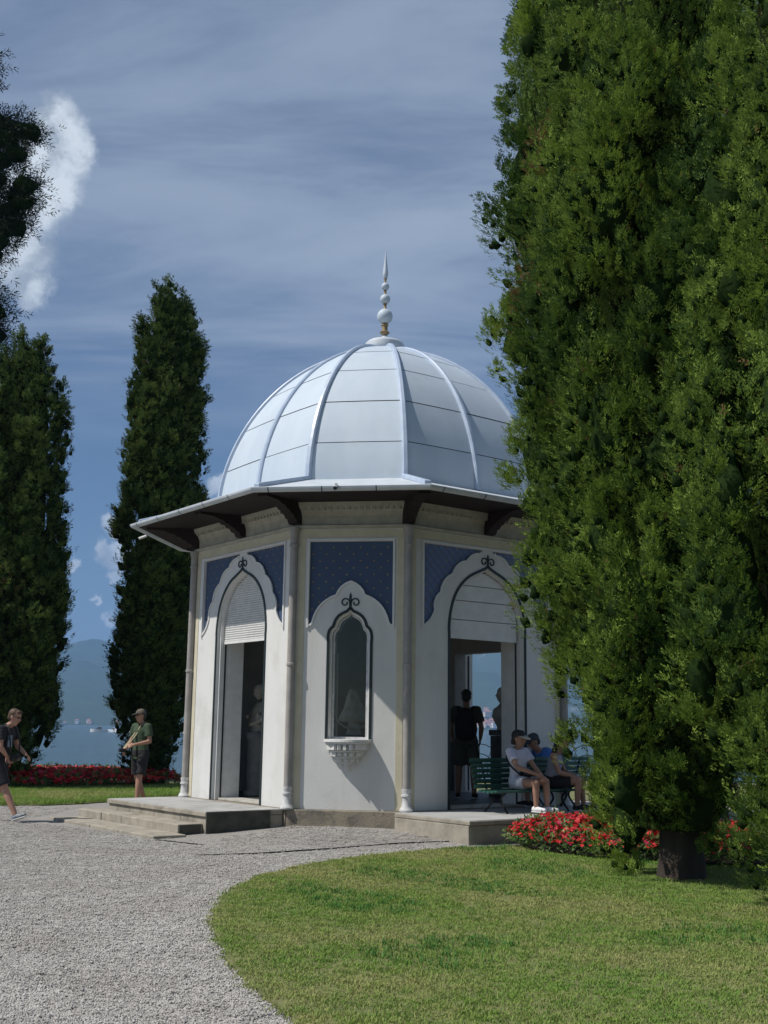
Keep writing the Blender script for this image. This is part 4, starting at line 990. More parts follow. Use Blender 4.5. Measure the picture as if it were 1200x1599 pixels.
# ------------------------------------------------------------------ flower beds
def blossom_mat(name, c1, c2): return mat(name, c1, c2, rough=.6, tint=c2, trans=.15)
RED = mat('red_petals', (.34, .006, .010), (.56, .015, .02), rough=.55, tint=(.46, .03, .08), trans=.15)
BEDLEAF = mat('bed_leaves', (.05, .11, .02), (.13, .20, .06), rough=.6, tint=(.30, .30, .12), trans=.2)
SOIL = mat('bed_soil', (.03, .022, .016), (.05, .038, .028), 8, .95, .6, 30)
def flower_bed(label, poly, h, nf, nl, fs, seed, ls=1.):
    r = np.random.default_rng(seed); cx = np.mean([p[0] for p in poly]); cy = np.mean([p[1] for p in poly]); t = empty('flower_bed', (cx, cy, 0), label=label, cat='flower bed', group='red flower beds')
    def pts(n):
        xs = [p[0] for p in poly]; ys = [p[1] for p in poly]; out = []
        while len(out) < n:
            x, y = r.uniform(min(xs), max(xs)), r.uniform(min(ys), max(ys))
            if inside(poly, x, y): out.append((x, y))
        return np.array(out)
    def edge_d(x, y):
        d = 9
        for i in range(len(poly)):
            a = Vector(poly[i]); b = Vector(poly[(i+1) % len(poly)]); p = Vector((x, y)); k = max(0, min(1, (p-a).dot(b-a)/max(1e-6, (b-a).length_squared))); d = min(d, (p-a-(b-a)*k).length)
        return d
    top = lambda x, y: h*(.35+.65*min(1, (edge_d(x, y)/(h*1.1))**.6))*(1+.12*mnoise.noise(Vector((x*3, y*3, seed))))
    n = len(poly); tri = tessellate_polygon([[Vector((x, y, 0)) for x, y in poly]])
    mb = MB().add([((x-cx)*.93, (y-cy)*.93, .05) for x, y in poly], [tuple(q) for q in tri]); mb.build('bed_soil', SOIL, t)
    # leaves
    q = pts(nl); z = np.array([top(x, y)*r.uniform(.25, .95) for x, y in q]); P = np.c_[q[:, 0]-cx, q[:, 1]-cy, z+.03]
    Dd = r.normal(0, .7, P.shape)+np.array([0, 0, .7]); o = make_leaves('leaves', P, Dd, r.uniform(.07, .12, nl)*ls, np.clip(r.normal(.45, .3, nl), 0, 1.), 4, BEDLEAF, t, seed, slim=.20, ll=.8, Nv=r.normal(0, .6, P.shape)+np.array([0, -.3, .8])); tag(o, kind='stuff')
    # blossoms: five petals
    q = pts(nf); V = []; T = []
    for x, y in q:
        zz = top(x, y)*r.uniform(.86, 1.08)+.03; nr = Vector((r.normal(0, .45), r.normal(0, .45)-.25, 1)).normalized(); A_ = nr.orthogonal().normalized(); B_ = nr.cross(A_); c = Vector((x-cx, y-cy, zz)); s = fs*r.uniform(.7, 1.2); tt = r.random()*.95 if r.random() < .9 else 1.; o0 = r.uniform(0, 6.28)
        for k in range(5):
            an = o0+k*1.2566; d = A_*math.cos(an)+B_*math.sin(an); sd = A_*(-math.sin(an))+B_*math.cos(an)
            V += [c, c+d*s*.65+sd*s*.42+nr*s*.12, c+d*s+nr*s*.05, c+d*s*.65-sd*s*.42+nr*s*.12]; T += [tt]*4
    me = bpy.data.meshes.new('blossoms'); me.from_pydata([tuple(v) for v in V], [], [(4*i, 4*i+1, 4*i+2, 4*i+3) for i in range(len(V)//4)]); a = me.attributes.new('tint', 'FLOAT', 'POINT'); a.data.foreach_set('value', np.array(T, dtype=np.float32))
    tag(link('blossoms', me, RED, t), kind='stuff'); return t
def smooth_poly(P, n=5):
    q = catmull([(*p, 0) for p in P+[P[0]]], n); return [(v.x, v.y) for v in q[:-1]]
flower_bed('round bed of red flowers in front of the bench under the cypresses', smooth_poly([(1.62, 15.35), (1.85, 14.65), (2.25, 14.1), (2.7, 13.7), (3.2, 13.5), (3.75, 13.2), (4.4, 13.2), (4.6, 14.5), (4.0, 15.4), (3.0, 15.75), (2.2, 15.75)]), .38, 2900, 4200, .036, 3)
flower_bed('long bed of red flowers along the lake at the left', smooth_poly([(-14, 26.2), (-10, 26.1), (-8, 26.3), (-6.4, 27.2), (-5.2, 28.3), (-4.9, 29.2), (-6, 30.2), (-8, 30.6), (-14, 30.4)]), .36, 6500, 5500, .062, 6, 1.4)

# ------------------------------------------------------------------ boats, houses, railing
HULL = mat('white_boat_hull', (.78, .78, .78), None, rough=.35); FOAM = mat('wake_foam', (.80, .82, .84), (.5, .56, .62), .6, .8)
def boat(label, loc, rz, s):
    t = empty('motorboat', loc, rz, label=label, cat='boat', group='motorboats on the lake')
    xs = [-1, -.6, 0, .5, .8, 1.0]; hw = [.30, .33, .34, .26, .14, .01]; mb = MB(); vs = []
    for x, w_ in zip(xs, hw): vs += [(x*s, -w_*s, .28*s+.05*s*max(0, x)), (x*s, -w_*.75*s, -.05*s), (x*s, w_*.75*s, -.05*s), (x*s, w_*s, .28*s+.05*s*max(0, x))]
    fs = [(0, 1, 2, 3)]
    for i in range(5):
        for j in range(3): fs.append((4*i+j, 4*i+4+j, 4*i+5+j, 4*i+1+j))
        fs.append((4*i+3, 4*i+7, 4*i+4, 4*i))
    mb.add(vs, fs).build('hull', HULL, t)
    MB().add([(-.3*s, -.22*s, .28*s), (.35*s, -.2*s, .3*s), (.35*s, .2*s, .3*s), (-.3*s, .22*s, .28*s), (-.25*s, -.18*s, .55*s), (.1*s, -.16*s, .55*s), (.1*s, .16*s, .55*s), (-.25*s, .18*s, .55*s)], [(0, 1, 5, 4), (1, 2, 6, 5), (2, 3, 7, 6), (3, 0, 4, 7), (4, 5, 6, 7)]).build('cabin', DADO, t)
    r = random.Random(int(s*10)); 
    wk = MB(); n = 24; vs = []
    for k in range(n+1):
        x = -s*.6-k*s*.42; w_ = s*(.18+.02*k)*r.uniform(.6, 1.2); vs += [(x, -w_, .01), (x+r.uniform(-.2, .2), 0, r.uniform(.6, 1.1)*(1-.5*k/n)), (x, w_, .01)]
    wk.add(vs, [(3*k+j, 3*k+j+3, 3*k+j+4, 3*k+j+1) for k in range(n) for j in range(2)]); tag(wk.build('wake', FOAM, t), kind='stuff')
boat('small open motorboat trailing a long white wake on the lake', (-104.5, 432, LAKEZ), rad(184), 3.2)
boat('white cabin motorboat at the right end of the wake near the cypress', (-112.5, 508, LAKEZ), rad(184), 4.2)
random.seed(12)
HW_ = [mat('house_wall_%s' % n, c, None, rough=.9) for n, c in (('white', (.72, .70, .66)), ('cream', (.66, .58, .44)), ('pink', (.60, .42, .34)))]; HR = mat('terracotta_roof', (.33, .15, .09), None, rough=.9)
def house(x, y, s, i):
    z = max(-1, terr(x, y))-1; t = empty('lakeside_house', (x, y, z), random.uniform(-.5, .5), label='tiny pale house on the far lake shore', cat='house', group='houses on the far shore')
    w_, d, h = s*random.uniform(.9, 1.6), s, s*random.uniform(.7, 1.1)
    MB().box((0, 0, h/2), (w_, d, h)).build('wall', HW_[i % 3], t)
    MB().add([(-w_*.54, -d*.54, h+.05), (w_*.54, -d*.54, h+.05), (w_*.54, d*.54, h+.05), (-w_*.54, d*.54, h+.05), (-w_*.5, 0, h+s*.3), (w_*.5, 0, h+s*.3)], [(0, 1, 5, 4), (2, 3, 4, 5), (0, 4, 3), (1, 2, 5), (3, 2, 1, 0)]).build('roof', HR, t)
for i in range(38):
    pxl = random.uniform(722, 792); rr = ray(pxl, 1130); x_ = rr.x/rr.y*3450; y = 3426+90*math.sin(x_/310.)+60*math.sin(x_/127.+1)+abs(random.gauss(0, 70)); house(rr.x/rr.y*y, y, random.uniform(9, 17), i)
for i in range(7):
    pxl = random.uniform(100, 200); rr = ray(pxl, 1130); x_ = rr.x/rr.y*3450; y = 3428+90*math.sin(x_/310.)+60*math.sin(x_/127.+1)+random.uniform(0, 12); house(rr.x/rr.y*y, y, random.uniform(7, 11), i)
# wrought-iron fan railing along the lake
def railing(x0, x1, y, label, kind_x):
    t = empty('iron_railing', ((x0+x1)/2, y, 0), label=label, cat='railing'); w_ = 1.5; cx = (x0+x1)/2; x = x0
    while x < x1-.1:
        for R in (.72, .52, .33, .16):
            mb = MB(); mb.loft([(x+w_/2-cx+R*math.cos(a), 0, .12+R*1.35*math.sin(a)) for a in [math.pi*k/14 for k in range(15)]], [.013]*15, side=(0, 1, 0), n=5); mb.build('fan_arc', IRON, t)
        for a in (30, 60, 90, 120, 150):
            MB().loft([(x+w_/2-cx, 0, .12), (x+w_/2-cx+.72*math.cos(rad(a)), 0, .12+.97*math.sin(rad(a)))], [.010]*2, n=5).build('fan_spoke', IRON, t)
        x += w_
    MB().box((0, 0, .12), (x1-x0, .03, .03)).build('bottom_rail', IRON, t)
    for k in range(int((x1-x0)/w_)+1): MB().box((x0+k*w_-cx, 0, .45), (.03, .03, .9)).build('post', IRON, t)
railing(-1, 8., 32.6, 'black wrought iron fan railing along the lake behind the pavilion', 0)
# ------------------------------------------------------------------ benches
def bench(label, a, u0, u1, dfront, dback, flip, z):
    c = fworld(a, (u0+u1)/2, (dfront+dback)/2, Z0); t = empty('park_bench', c, rad(a)+PSI+(math.pi if flip else 0), label=label, cat='bench', group='green benches')
    # local: +x = facing, y = along
    Lh = (u1-u0)/2; dep = abs(dfront-dback); xf = dep/2; sz = z-Z0
    def slat(x, zz, w_, th, ang, nm): 
        R = Matrix.Rotation(ang, 3, 'Y'); MB().box((x, 0, zz), (w_, 2*Lh, th), R).build(nm, GREENP, t, bevel=.006)
    for k in range(5): slat(xf-.03-k*(dep-.08)/4.6, sz-.012-.02*math.sin(k/4*math.pi), .062, .026, .03*(k-1), 'seat_slat')
    for k in range(6):
        fr = k/5; slat(-xf-.02-.10*fr**1.3, sz+.04+fr*.36, .062, .022, rad(-62-18*fr), 'back_slat')
    for yy in (-Lh+.22, Lh-.3):
        for P in ([(xf-.06, yy, sz-.035), (xf-.16, yy, sz*.55), (xf-.02, yy, 0)], [(-xf+.05, yy, sz-.03), (-xf+.12, yy, sz*.5), (-xf-.04, yy, 0)]):
            MB().loft(catmull(P, 5), [.016]*11, n=6).build('leg', IRON, t)
        MB().loft(catmull([(xf-.05, yy, sz-.03), (0, yy, sz-.045), (-xf+.02, yy, sz-.02), (-xf-.06, yy, sz+.2), (-xf-.13, yy, sz+.41)], 5), [.014]*21, n=6).build('bench_frame', IRON, t)
    return t
bench('dark green slatted bench where the woman in white sits', 315, -.76, .98, 1.02, .56, False, .64)
bench('second green bench behind, against the pavilion wall', 315, .45, 1.62, .10, .42, True, .66)
# ------------------------------------------------------------------ remesh helper and sculptures
def remesh(mb, name, voxel, smooth=3, dec=.35, disp=0.):
    me = mb.mesh(name); o = bpy.data.objects.new(name, me); C.objects.link(o)
    md = o.modifiers.new('r', 'REMESH'); md.mode = 'VOXEL'; md.voxel_size = voxel; md.use_smooth_shade = True
    if smooth: s = o.modifiers.new('s', 'SMOOTH'); s.factor = .5; s.iterations = smooth
    if dec < 1: d = o.modifiers.new('d', 'DECIMATE'); d.ratio = dec
    dg = bpy.context.evaluated_depsgraph_get(); out = bpy.data.meshes.new_from_object(o.evaluated_get(dg)); out.name = name
    bpy.data.objects.remove(o); bpy.data.meshes.remove(me); out.shade_smooth()
    return out
def head_loft(mb, c, up, fw, s=1.0, nose=True, ears=True):
    """head 0.235 m tall, centre c, looking along fw"""
    up = Vector(up).normalized(); fw = Vector(fw); fw = (fw-up*fw.dot(up)).normalized(); sd = fw.cross(up)
    c = Vector(c); P = []; R = []
    for z, w_, d, o in ((-.118, .028, .022, .052), (-.105, .042, .042, .04), (-.075, .055, .066, .022), (-.04, .063, .078, .008), (0, .071, .088, 0), (.04, .075, .095, -.006), (.075, .068, .086, -.008), (.10, .05, .064, -.01), (.117, .022, .03, -.012)):
        P.append(c+up*z*s+fw*o*s); R.append((w_*s, d*s))
    mb.loft(P, R, side=sd, n=18)
    if nose:
        mb.loft([c+(fw*.082+up*.018)*s, c+(fw*.096-up*.012)*s, c+(fw*.108-up*.032)*s, c+(fw*.088-up*.042)*s], [.007*s, .011*s, .015*s, .010*s], side=sd, n=8)
        mb.ball(c+(fw*.077-up*.064)*s, (.024*s, .016*s, .013*s), 8, Matrix((sd, fw, up)).transposed())
        for k in (-1, 1): mb.ball(c+(fw*.074+up*.026+sd*.032*k)*s, (.02*s, .015*s, .009*s), 8, Matrix((sd, fw, up)).transposed())
    if ears:
        for k in (-1, 1): mb.ball(c+(sd*.077*k-fw*.008-up*.008)*s, (.010*s, .020*s, .033*s), 8, Matrix((sd, fw, up)).transposed())
    return sd, fw, up
def statue_bust(label, loc, rz, ped_h, ped_w, m, draped):
    t = empty('marble_bust', (*loc, .352+ped_h), rz, label=label, cat='sculpture'); mb = MB()
    if not draped:
        head_loft(mb, (0, .02, .60), (0, -.08, 1), (0, 1, -.05), 1.05)
        mb.loft([(0, 0, .40), (0, -.005, .47), (0, 0, .53)], [(.075, .07), (.062, .06), (.058, .058)], n=14)
        mb.loft([(0, 0, 0), (0, .02, .06), (0, .03, .14), (0, .035, .22), (0, .02, .32), (0, 0, .38), (0, 0, .43)], [(.09, .08), (.10, .09), (.19, .12), (.245, .155), (.25, .145), (.17, .10), (.075, .07)], n=18)
        mb.loft([(0, 0, -.0), (0, 0, .03)], [(.12, .12), (.11, .11)], n=14)
        mb.ball((0, -.055, .64), (.085, .075, .09), 10)
    else:
        # draped figure: hood tapering out to a wide ring of cloth, on a short shaft
        mb.loft([(0, 0, 0), (0, 0, .05), (0, 0, .16), (0, 0, .22)], [(.14, .14), (.11, .11), (.09, .09), (.10, .10)], n=16)
        mb.loft([(0, 0, .20), (0, .0, .26), (0, 0, .34), (.01, 0, .44), (.02, 0, .54), (.02, 0, .62), (.02, 0, .68)], [(.20, .16), (.25, .18), (.22, .16), (.16, .13), (.12, .115), (.10, .10), (.05, .05)], n=18)
        head_loft(mb, (.03, .04, .62), (0, 0, 1), (.3, 1, 0), .95, True, False)
        P = [(.25*math.cos(a), .10+.02*math.cos(a), .25+.15*math.sin(a)) for a in [2*math.pi*k/20 for k in range(11, 21)]]; mb.loft(P, [.022]*len(P), n=8)
    link('bust', remesh(mb, 'bust', .012, 3, .5), m, t)
    p = empty('stone_pedestal', (*loc, .352), rz, label='dark pedestal carrying the '+label.split(' ', 1)[1], cat='pedestal')
    w_ = ped_w
    MB().box((0, 0, .05), (w_*1.15, w_*1.15, .10)).build('base', GREYST, p, bevel=.01); MB().box((0, 0, ped_h/2), (w_, w_, ped_h-.202)).build('shaft', GREYST, p, bevel=.008); MB().box((0, 0, ped_h-.05), (w_*1.12, w_*1.12, .096)).build('cap', GREYST, p, bevel=.01)
statue_bust('pale marble bust in profile seen through the right doorway', (2.10, 20.0), rad(90+12), 1.13, .36, MARBLE, False)
statue_bust('pale draped marble figure seen behind the front window', (-.44, 18.8), rad(180), 1.02, .40, MARBLE, True)
def group_statue(loc):
    t = empty('marble_group', (*loc, 1.392), rad(120), label='marble figure group seen through the left doorway', cat='sculpture'); mb = MB()
    mb.loft([(0, 0, 0), (0, 0, .06), (.02, .02, .16), (.05, 0, .28), (0, -.03, .42), (-.02, 0, .50)], [(.20, .18), (.20, .17), (.14, .13), (.17, .13), (.20, .12), (.08, .07)], n=16)
    head_loft(mb, (-.02, .05, .66), (0, .2, 1), (.5, 1, -.2), 1.0, True, False); mb.ball((-.02, -.01, .70), (.10, .11, .10), 10)
    mb.capsule((.18, 0, .42), (.24, .12, .22), .05, .042); mb.capsule((.24, .12, .22), (.05, .22, .25), .042, .034); mb.capsule((-.2, 0, .42), (-.24, .08, .2), .05, .04); mb.capsule((-.24, .08, .2), (-.05, .2, .12), .04, .034)
    for k in range(7): mb.capsule((-.15+.05*k, .12, .30-.02*k), (-.10+.045*k, .10, .02), .03, .05, 8)
    link('figure', remesh(mb, 'figure', .014, 4, .5), mat('dimmed_marble', (.24, .23, .19), (.17, .16, .13), 8, .8, .3, 40), t)  # marble darkened in its colour to stand in for the dim interior
    p = empty('stone_pedestal', (*loc, .352), rad(120), label='dark round-edged pedestal inside the left doorway', cat='pedestal'); MB().lathe([(.27, 0), (.27, .08), (.22, .12), (.22, .88), (.25, .92), (.26, .96), (.26, 1.04)], 24).build('shaft', GREYST, p, True)
group_statue((-2.0, 19.35))

# ------------------------------------------------------------------ people
SKIN = mat('light_skin', (.42, .24, .17), (.38, .21, .15), 9, .55, .05, 60); SKIN2 = mat('tanned_skin', (.34, .19, .125), (.30, .16, .11), 9, .55, .05, 60)
def cloth(name, c, c2=None): return mat(name, c, c2 or tuple(x*.8 for x in c), 7, .9, 2.0, 16)
HAIRB = mat('brown_hair', (.060, .034, .02), (.09, .052, .03), 30, .6, .6, 80); HAIRK = mat('black_hair', (.010, .009, .009), (.02, .018, .017), 30, .5, .5, 80)
def V3(p): return Vector(p)
def hand(mb, wr, d, palm, s=1., curl=.6, thumb=1):
    """palm and five bent fingers, d = forearm direction, palm = direction the palm faces"""
    wr = Vector(wr); d = Vector(d).normalized(); palm = Vector(palm); palm = (palm-d*palm.dot(d)).normalized(); sd = d.cross(palm)
    mb.loft([wr-d*.01, wr+d*.03*s, wr+d*.07*s, wr+d*.09*s], [(.024*s, .020*s), (.036*s, .018*s), (.042*s, .016*s), (.040*s, .013*s)], side=sd, n=10)
    for k, (o, ln) in enumerate(((-.033, .068), (-.011, .080), (.011, .076), (.033, .058))):
        p = wr+d*.085*s+sd*o*s*1.05; a = curl*.5; q = p+(d*math.cos(a)+palm*math.sin(a)+sd*o*1.4)*ln*.5*s; a2 = curl*1.5; r_ = q+(d*math.cos(a2)+palm*math.sin(a2))*ln*.5*s
        mb.capsule(p, q, .0092*s, .0086*s, 8); mb.capsule(q, r_, .0086*s, .0074*s, 8)
    p = wr+d*.03*s+sd*thumb*.034*s; q = p+(d*.6+sd*thumb*.7+palm*.3).normalized()*.038*s; r_ = q+(d*.85+sd*thumb*.15+palm*.5).normalized()*.032*s
    mb.capsule(p, q, .0125*s, .0105*s, 8); mb.capsule(q, r_, .0105*s, .0085*s, 8)
STD = dict(pel=(0, 0, .95), neck=(0, 0, 1.47), head=(0, .03, 1.63), hu=(0, 0, 1), hf=(0, 1, 0), shL=(-.18, 0, 1.42), shR=(.18, 0, 1.42), elL=(-.23, -.03, 1.14), elR=(.23, -.03, 1.14), wrL=(-.24, .06, .90), wrR=(.24, .06, .90),
           hiL=(-.09, 0, .92), hiR=(.09, 0, .92), knL=(-.10, .02, .50), knR=(.10, .02, .50), anL=(-.10, -.02, .09), anR=(.10, -.02, .09), toL=(-.12, 1, 0), toR=(.12, 1, 0), paL=(1, 0, 0), paR=(-1, 0, 0), belly=0.)
def person(label, loc, rz, pose, skin=SKIN, slim=1.0, shirt=None, sleeve=.6, shirt_hem=.10, shorts=None, short_len=.9, shoe=None, group=None, socks=None, z=0., sc=1.0, loose=1.0):
    J = {k: (Vector(v) if isinstance(v, tuple) else v) for k, v in {**STD, **pose}.items()}
    t = empty('person', (loc[0], loc[1], z), rz, label=label, cat='person', group=group); t.scale = (sc, sc, sc)
    pel, nk = J['pel'], J['neck']; hx_ = (J['hiR']-J['hiL']).normalized(); sx = (J['shR']-J['shL']).normalized(); k = slim
    up = (nk-pel).normalized(); mid = pel.lerp(nk, .5)+J.get('bend', Vector((0, 0, 0)))
    def torso(mb, g, lo=-.07, hi=1.0, n=18):
        P = catmull([pel+up*lo-(up*.0), pel, pel.lerp(mid, .55), mid, mid.lerp(nk, .5), nk-up*.07, nk-up*.015], 3)
        rr = [(.150, .112), (.160, .118), (.138, .100), (.145, .104), (.165, .112), (.150, .088), (.075, .060)]
        R = []
        for i in range(len(P)):
            f = i/(len(P)-1)*6; a = int(min(f, 5.999)); e = f-a; R.append(((rr[a][0]*(1-e)+rr[a+1][0]*e)*k+g, (rr[a][1]*(1-e)+rr[a+1][1]*e)*k+g))
        n_ = len(P)
        pts = P; sides = [hx_.lerp(sx, i/(n_-1)).normalized() for i in range(n_)]
        for i in range(n_-1): pass
        mb.loft(pts, R, side=(hx_+sx).normalized(), n=n)
    b = MB(); torso(b, 0)
    b.loft([nk-up*.06, nk, J['head']-J['hu']*.09*1.0+(nk-J['head'])*.0, J['head']-J['hu']*.04], [.060*k, .054*k, .052*k, .05*k], n=12)
    sd, fw, hu = head_loft(b, J['head'], J['hu'], J['hf'])
    for s in 'LR':
        sh, el, wr = J['sh'+s], J['el'+s], J['wr'+s]; b.capsule(sh.lerp(nk-up*.05, .35), sh, .055*k, .055*k); b.capsule(sh, el, .050*k, .038*k, mid=(.45, .046*k)); b.capsule(el, wr, .039*k, .025*k, mid=(.3, .040*k))
        hand(b, wr, (wr-el), J['pa'+s], 1., J.get('curl', .6), -1 if s == 'L' else 1)
        hi, kn, an = J['hi'+s], J['kn'+s], J['an'+s]; b.capsule(hi, kn, .086*k, .056*k, mid=(.5, .074*k)); b.capsule(kn, an, .055*k, .036*k, mid=(.33, .057*k))
        td = J['to'+s].normalized(); b.capsule(an-td*.03+Vector((0, 0, -.04)), an+td*.13+Vector((0, 0, -.055)), .036, .026)
    body = link('body', remesh(b, 'body', .0068, 3, .20), skin, t)
    if shirt is not None:
        c = MB(); g = .014*loose; torso(c, g, -shirt_hem)
        if sleeve > 0:
            for s in 'LR':
                sh, el = J['sh'+s], J['el'+s]; e = sh.lerp(el, sleeve); c.capsule(sh.lerp(nk-up*.06, .35), sh, .062*k+g*.4, .064*k+g*.4); dd = (el-sh).normalized(); c.loft([sh-dd*.02, sh.lerp(e, .5), e], [.060*k+g*.5, .060*k+g, .062*k+g], n=14)
        else:
            for s in 'LR': c.capsule(J['sh'+s].lerp(nk, .5)-up*.05, J['sh'+s].lerp(nk, .45)-up*.10, .06*k, .06*k)
        c = remesh(c, 'shirt', .011, 2, .5); link('shirt', c, shirt, t)
    if shorts is not None:
        c = MB(); g = .016
        c.loft([pel+up*.05, pel-up*.01, pel-up*.08, (J['hiL']+J['hiR'])/2-Vector((0, 0, .02))], [(.155*k+g, .112*k+g), (.165*k+g, .122*k+g), (.165*k+g, .118*k+g), (.13*k, .10*k)], side=hx_, n=18)
        for s in 'LR':
            hi, kn = J['hi'+s], J['kn'+s]; e = hi.lerp(kn, short_len); c.loft([hi+(hi-kn).normalized()*.05, hi, hi.lerp(e, .5), e], [.088*k, .094*k+g*.6, .090*k+g, .088*k+g*1.1], n=16)
        link('shorts', remesh(c, 'shorts', .012, 2, .5), shorts, t)
    if shoe is not None:
        for s in 'LR':
            an = J['an'+s]; td = J['to'+s].normalized(); c = MB(); dn = Vector((0, 0, -1)) if abs(td.z) < .2 else (td.cross(Vector((td.y, -td.x, 0)).normalized())); dn = dn if dn.z < 0 else -dn; sdv = td.cross(dn).normalized()
            A = an+dn*.035
            c.loft([A-td*.065, A-td*.05, A-td*.01, A+td*.06, A+td*.13, A+td*.175], [(.028, .030), (.036, .045), (.040, .050), (.043, .038), (.042, .028), (.026, .018)], side=sdv, n=14)
            o = link('shoe', remesh(c, 'shoe', .009, 2, .6), shoe, t)
            q = MB().loft([an+dn*.068-td*.07, an+dn*.068-td*.03, an+dn*.068+td*.07, an+dn*.068+td*.15, an+dn*.066+td*.185], [(.030, .012), (.040, .013), (.044, .013), (.044, .012), (.024, .010)], side=sdv, n=14); q.build('sole', MATS.get('shoe_sole') or mat('shoe_sole', (.55, .55, .55), None, rough=.7), o)
            if socks is not None: MB().capsule(an+Vector((0, 0, -.01)), an.lerp(J['kn'+s], .16), .045*k, .043*k).build('sock', socks, t)
    return t, J, (sd, fw, hu)
def on_head(J, ax, s=1.0):
    sd, fw, hu = ax; c = J['head']; return lambda x, y, z: c+sd*x+fw*y+hu*z
def hair_cap(t, J, ax, m, long=0., name='hair', front=.06):
    H = on_head(J, ax); sd, fw, hu = ax; mb = MB(); R = Matrix((sd, fw, hu)).transposed()
    mb.ball(H(0, -.022, .045), (.083, .096, .086), 14, R); mb.ball(H(0, -.05, -.01), (.076, .062, .075), 12, R)
    if front: mb.ball(H(0, .05, .088), (.060, .045, .034), 10, R)
    if long:
        mb.loft([H(0, -.05, .03), H(0, -.072, -.06), H(0, -.085, -.06-long*.5), H(0, -.09, -.06-long)], [(.085, .05), (.085, .045), (.085, .04), (.05, .02)], side=sd, n=12)
    return link(name, remesh(mb, name, .010, 2, .6), m, t)
def cap_hat(t, J, ax, m, mbrim, brim=.085, tilt=0., name='cap', brim_w=.075):
    H = on_head(J, ax); sd, fw, hu = ax; R = Matrix((sd, fw, hu)).transposed(); mb = MB(); vs = []; n = 20; rows = 7
    for j in range(rows):
        th = math.pi/2*j/(rows-1)*.98
        for k in range(n):
            ph = 2*math.pi*k/n; vs.append(H(.088*math.cos(th)*math.cos(ph), -.006+.104*math.cos(th)*math.sin(ph), .042+.088*math.sin(th)))
    mb.add(vs, [(j*n+k, j*n+(k+1) % n, (j+1)*n+(k+1) % n, (j+1)*n+k) for j in range(rows-1) for k in range(n)]+[tuple((rows-1)*n+k for k in range(n))])
    o = mb.build(name, m, t, True); b = MB(); vs = []
    for k in range(13):
        a = math.pi*k/12; x = brim_w*math.cos(a)*1.08; y = .055+math.sin(a)*.045; vs += [H(x, y, .046), H(x*1.0, y+math.sin(a)*brim, .040-.028*math.sin(a)-tilt*math.sin(a))]
    b.add(vs, [(2*k, 2*k+1, 2*k+3, 2*k+2) for k in range(12)]); q = b.build('brim', mbrim, o, True); s = q.modifiers.new('s', 'SOLIDIFY'); s.thickness = .008
    return o
def glasses(t, J, ax, dark=True):
    H = on_head(J, ax); sd, fw, hu = ax; R = Matrix((sd, fw, hu)).transposed(); mb = MB()
    for k in (-1, 1):
        mb.ball(H(.033*k, .083, .012), (.027, .010, .019), 10, R); mb.loft([H(.062*k, .072, .016), H(.078*k, -.005, .016)], [.0045, .004], n=6)
    mb.loft([H(-.015, .092, .018), H(.015, .092, .018)], [.004, .004], n=6); mb.build('sunglasses' if dark else 'glasses', IRON, t, True)
def face_bits(t, J, ax):
    H = on_head(J, ax); sd, fw, hu = ax; R = Matrix((sd, fw, hu)).transposed()
    for k in (-1, 1): MB().ball(H(.031*k, .083, .010), (.011, .006, .006), 8, R).build('eye', IRON, t)
    MB().ball(H(0, .089, -.062), (.020, .006, .005), 8, R).build('mouth', mat('lips', (.30, .11, .09), None), t)
# man walking in at the left, looking down at a black bag in his hands
t, J, ax = person('man in black printed T-shirt walking in at the left edge', (-5.86, 18.05), rad(-90-14), dict(pel=(0, -.02, .93), neck=(0, .10, 1.44), head=(0, .20, 1.575), hu=(0, .28, 1), hf=(-.05, 1, -.42), shL=(-.18, .08, 1.39), shR=(.18, .09, 1.39), elL=(-.22, .15, 1.13), elR=(.24, .14, 1.12), wrL=(-.13, .36, 1.01), wrR=(.12, .18, .99),
    hiL=(-.09, -.02, .90), hiR=(.09, -.02, .90), knL=(-.09, -.02, .48), knR=(.09, .17, .50), anL=(-.09, -.34, .17), anR=(.09, .38, .12), toR=(.05, 1, .30), toL=(-.05, .8, -.55), paL=(.6, 0, -.8), paR=(-.4, .4, -.6), curl=.7), SKIN, 1.0, cloth('black_tee', (.014, .015, .020), (.022, .023, .03)), .62, .10, cloth('navy_shorts', (.016, .018, .026)), .88, mat('grey_running_shoe', (.10, .13, .18), (.30, .32, .34), 30, .7))
hair_cap(t, J, ax, HAIRB); face_bits(t, J, ax); glasses(t, J, ax, False)
MB().add([(.178+.0, .02, 0)], []) if False else None
pr = MB(); P_ = [(-.065, .0), (.065, .0), (.065, .18), (-.065, .18)]; c0 = Vector((.10, .215, 1.12)); 
pr.add([c0+Vector((x*.75, -abs(x)*.15-.10*x, z)) for x, z in P_], [(0, 1, 2, 3)]); s_ = pr.build('shirt_print', mat('blue_photo_print', (.03, .06, .12), (.25, .33, .42), 14, .8), t); q_ = s_.modifiers.new('s', 'SOLIDIFY'); q_.thickness = .004
bag = MB().loft([(-.12, .22, .965), (-.06, .26, .97), (.04, .27, .965), (.10, .24, .955)], [(.045, .05), (.06, .06), (.06, .06), (.04, .045)], n=12).build('camera_bag', IRON); bag.location = t.location; bag.rotation_euler = t.rotation_euler; tag(bag, label='small black camera bag held by the walking man', cat='bag')
sp = MB().loft(catmull([(.10, .235, 1.0), (.14, .24, 1.2), (.10, .16, 1.43), (.0, .03, 1.47), (-.1, .15, 1.43), (-.15, .22, 1.2), (-.1, .25, 1.0)], 5), [.010]*31, n=6).build('bag_strap', IRON, bag)
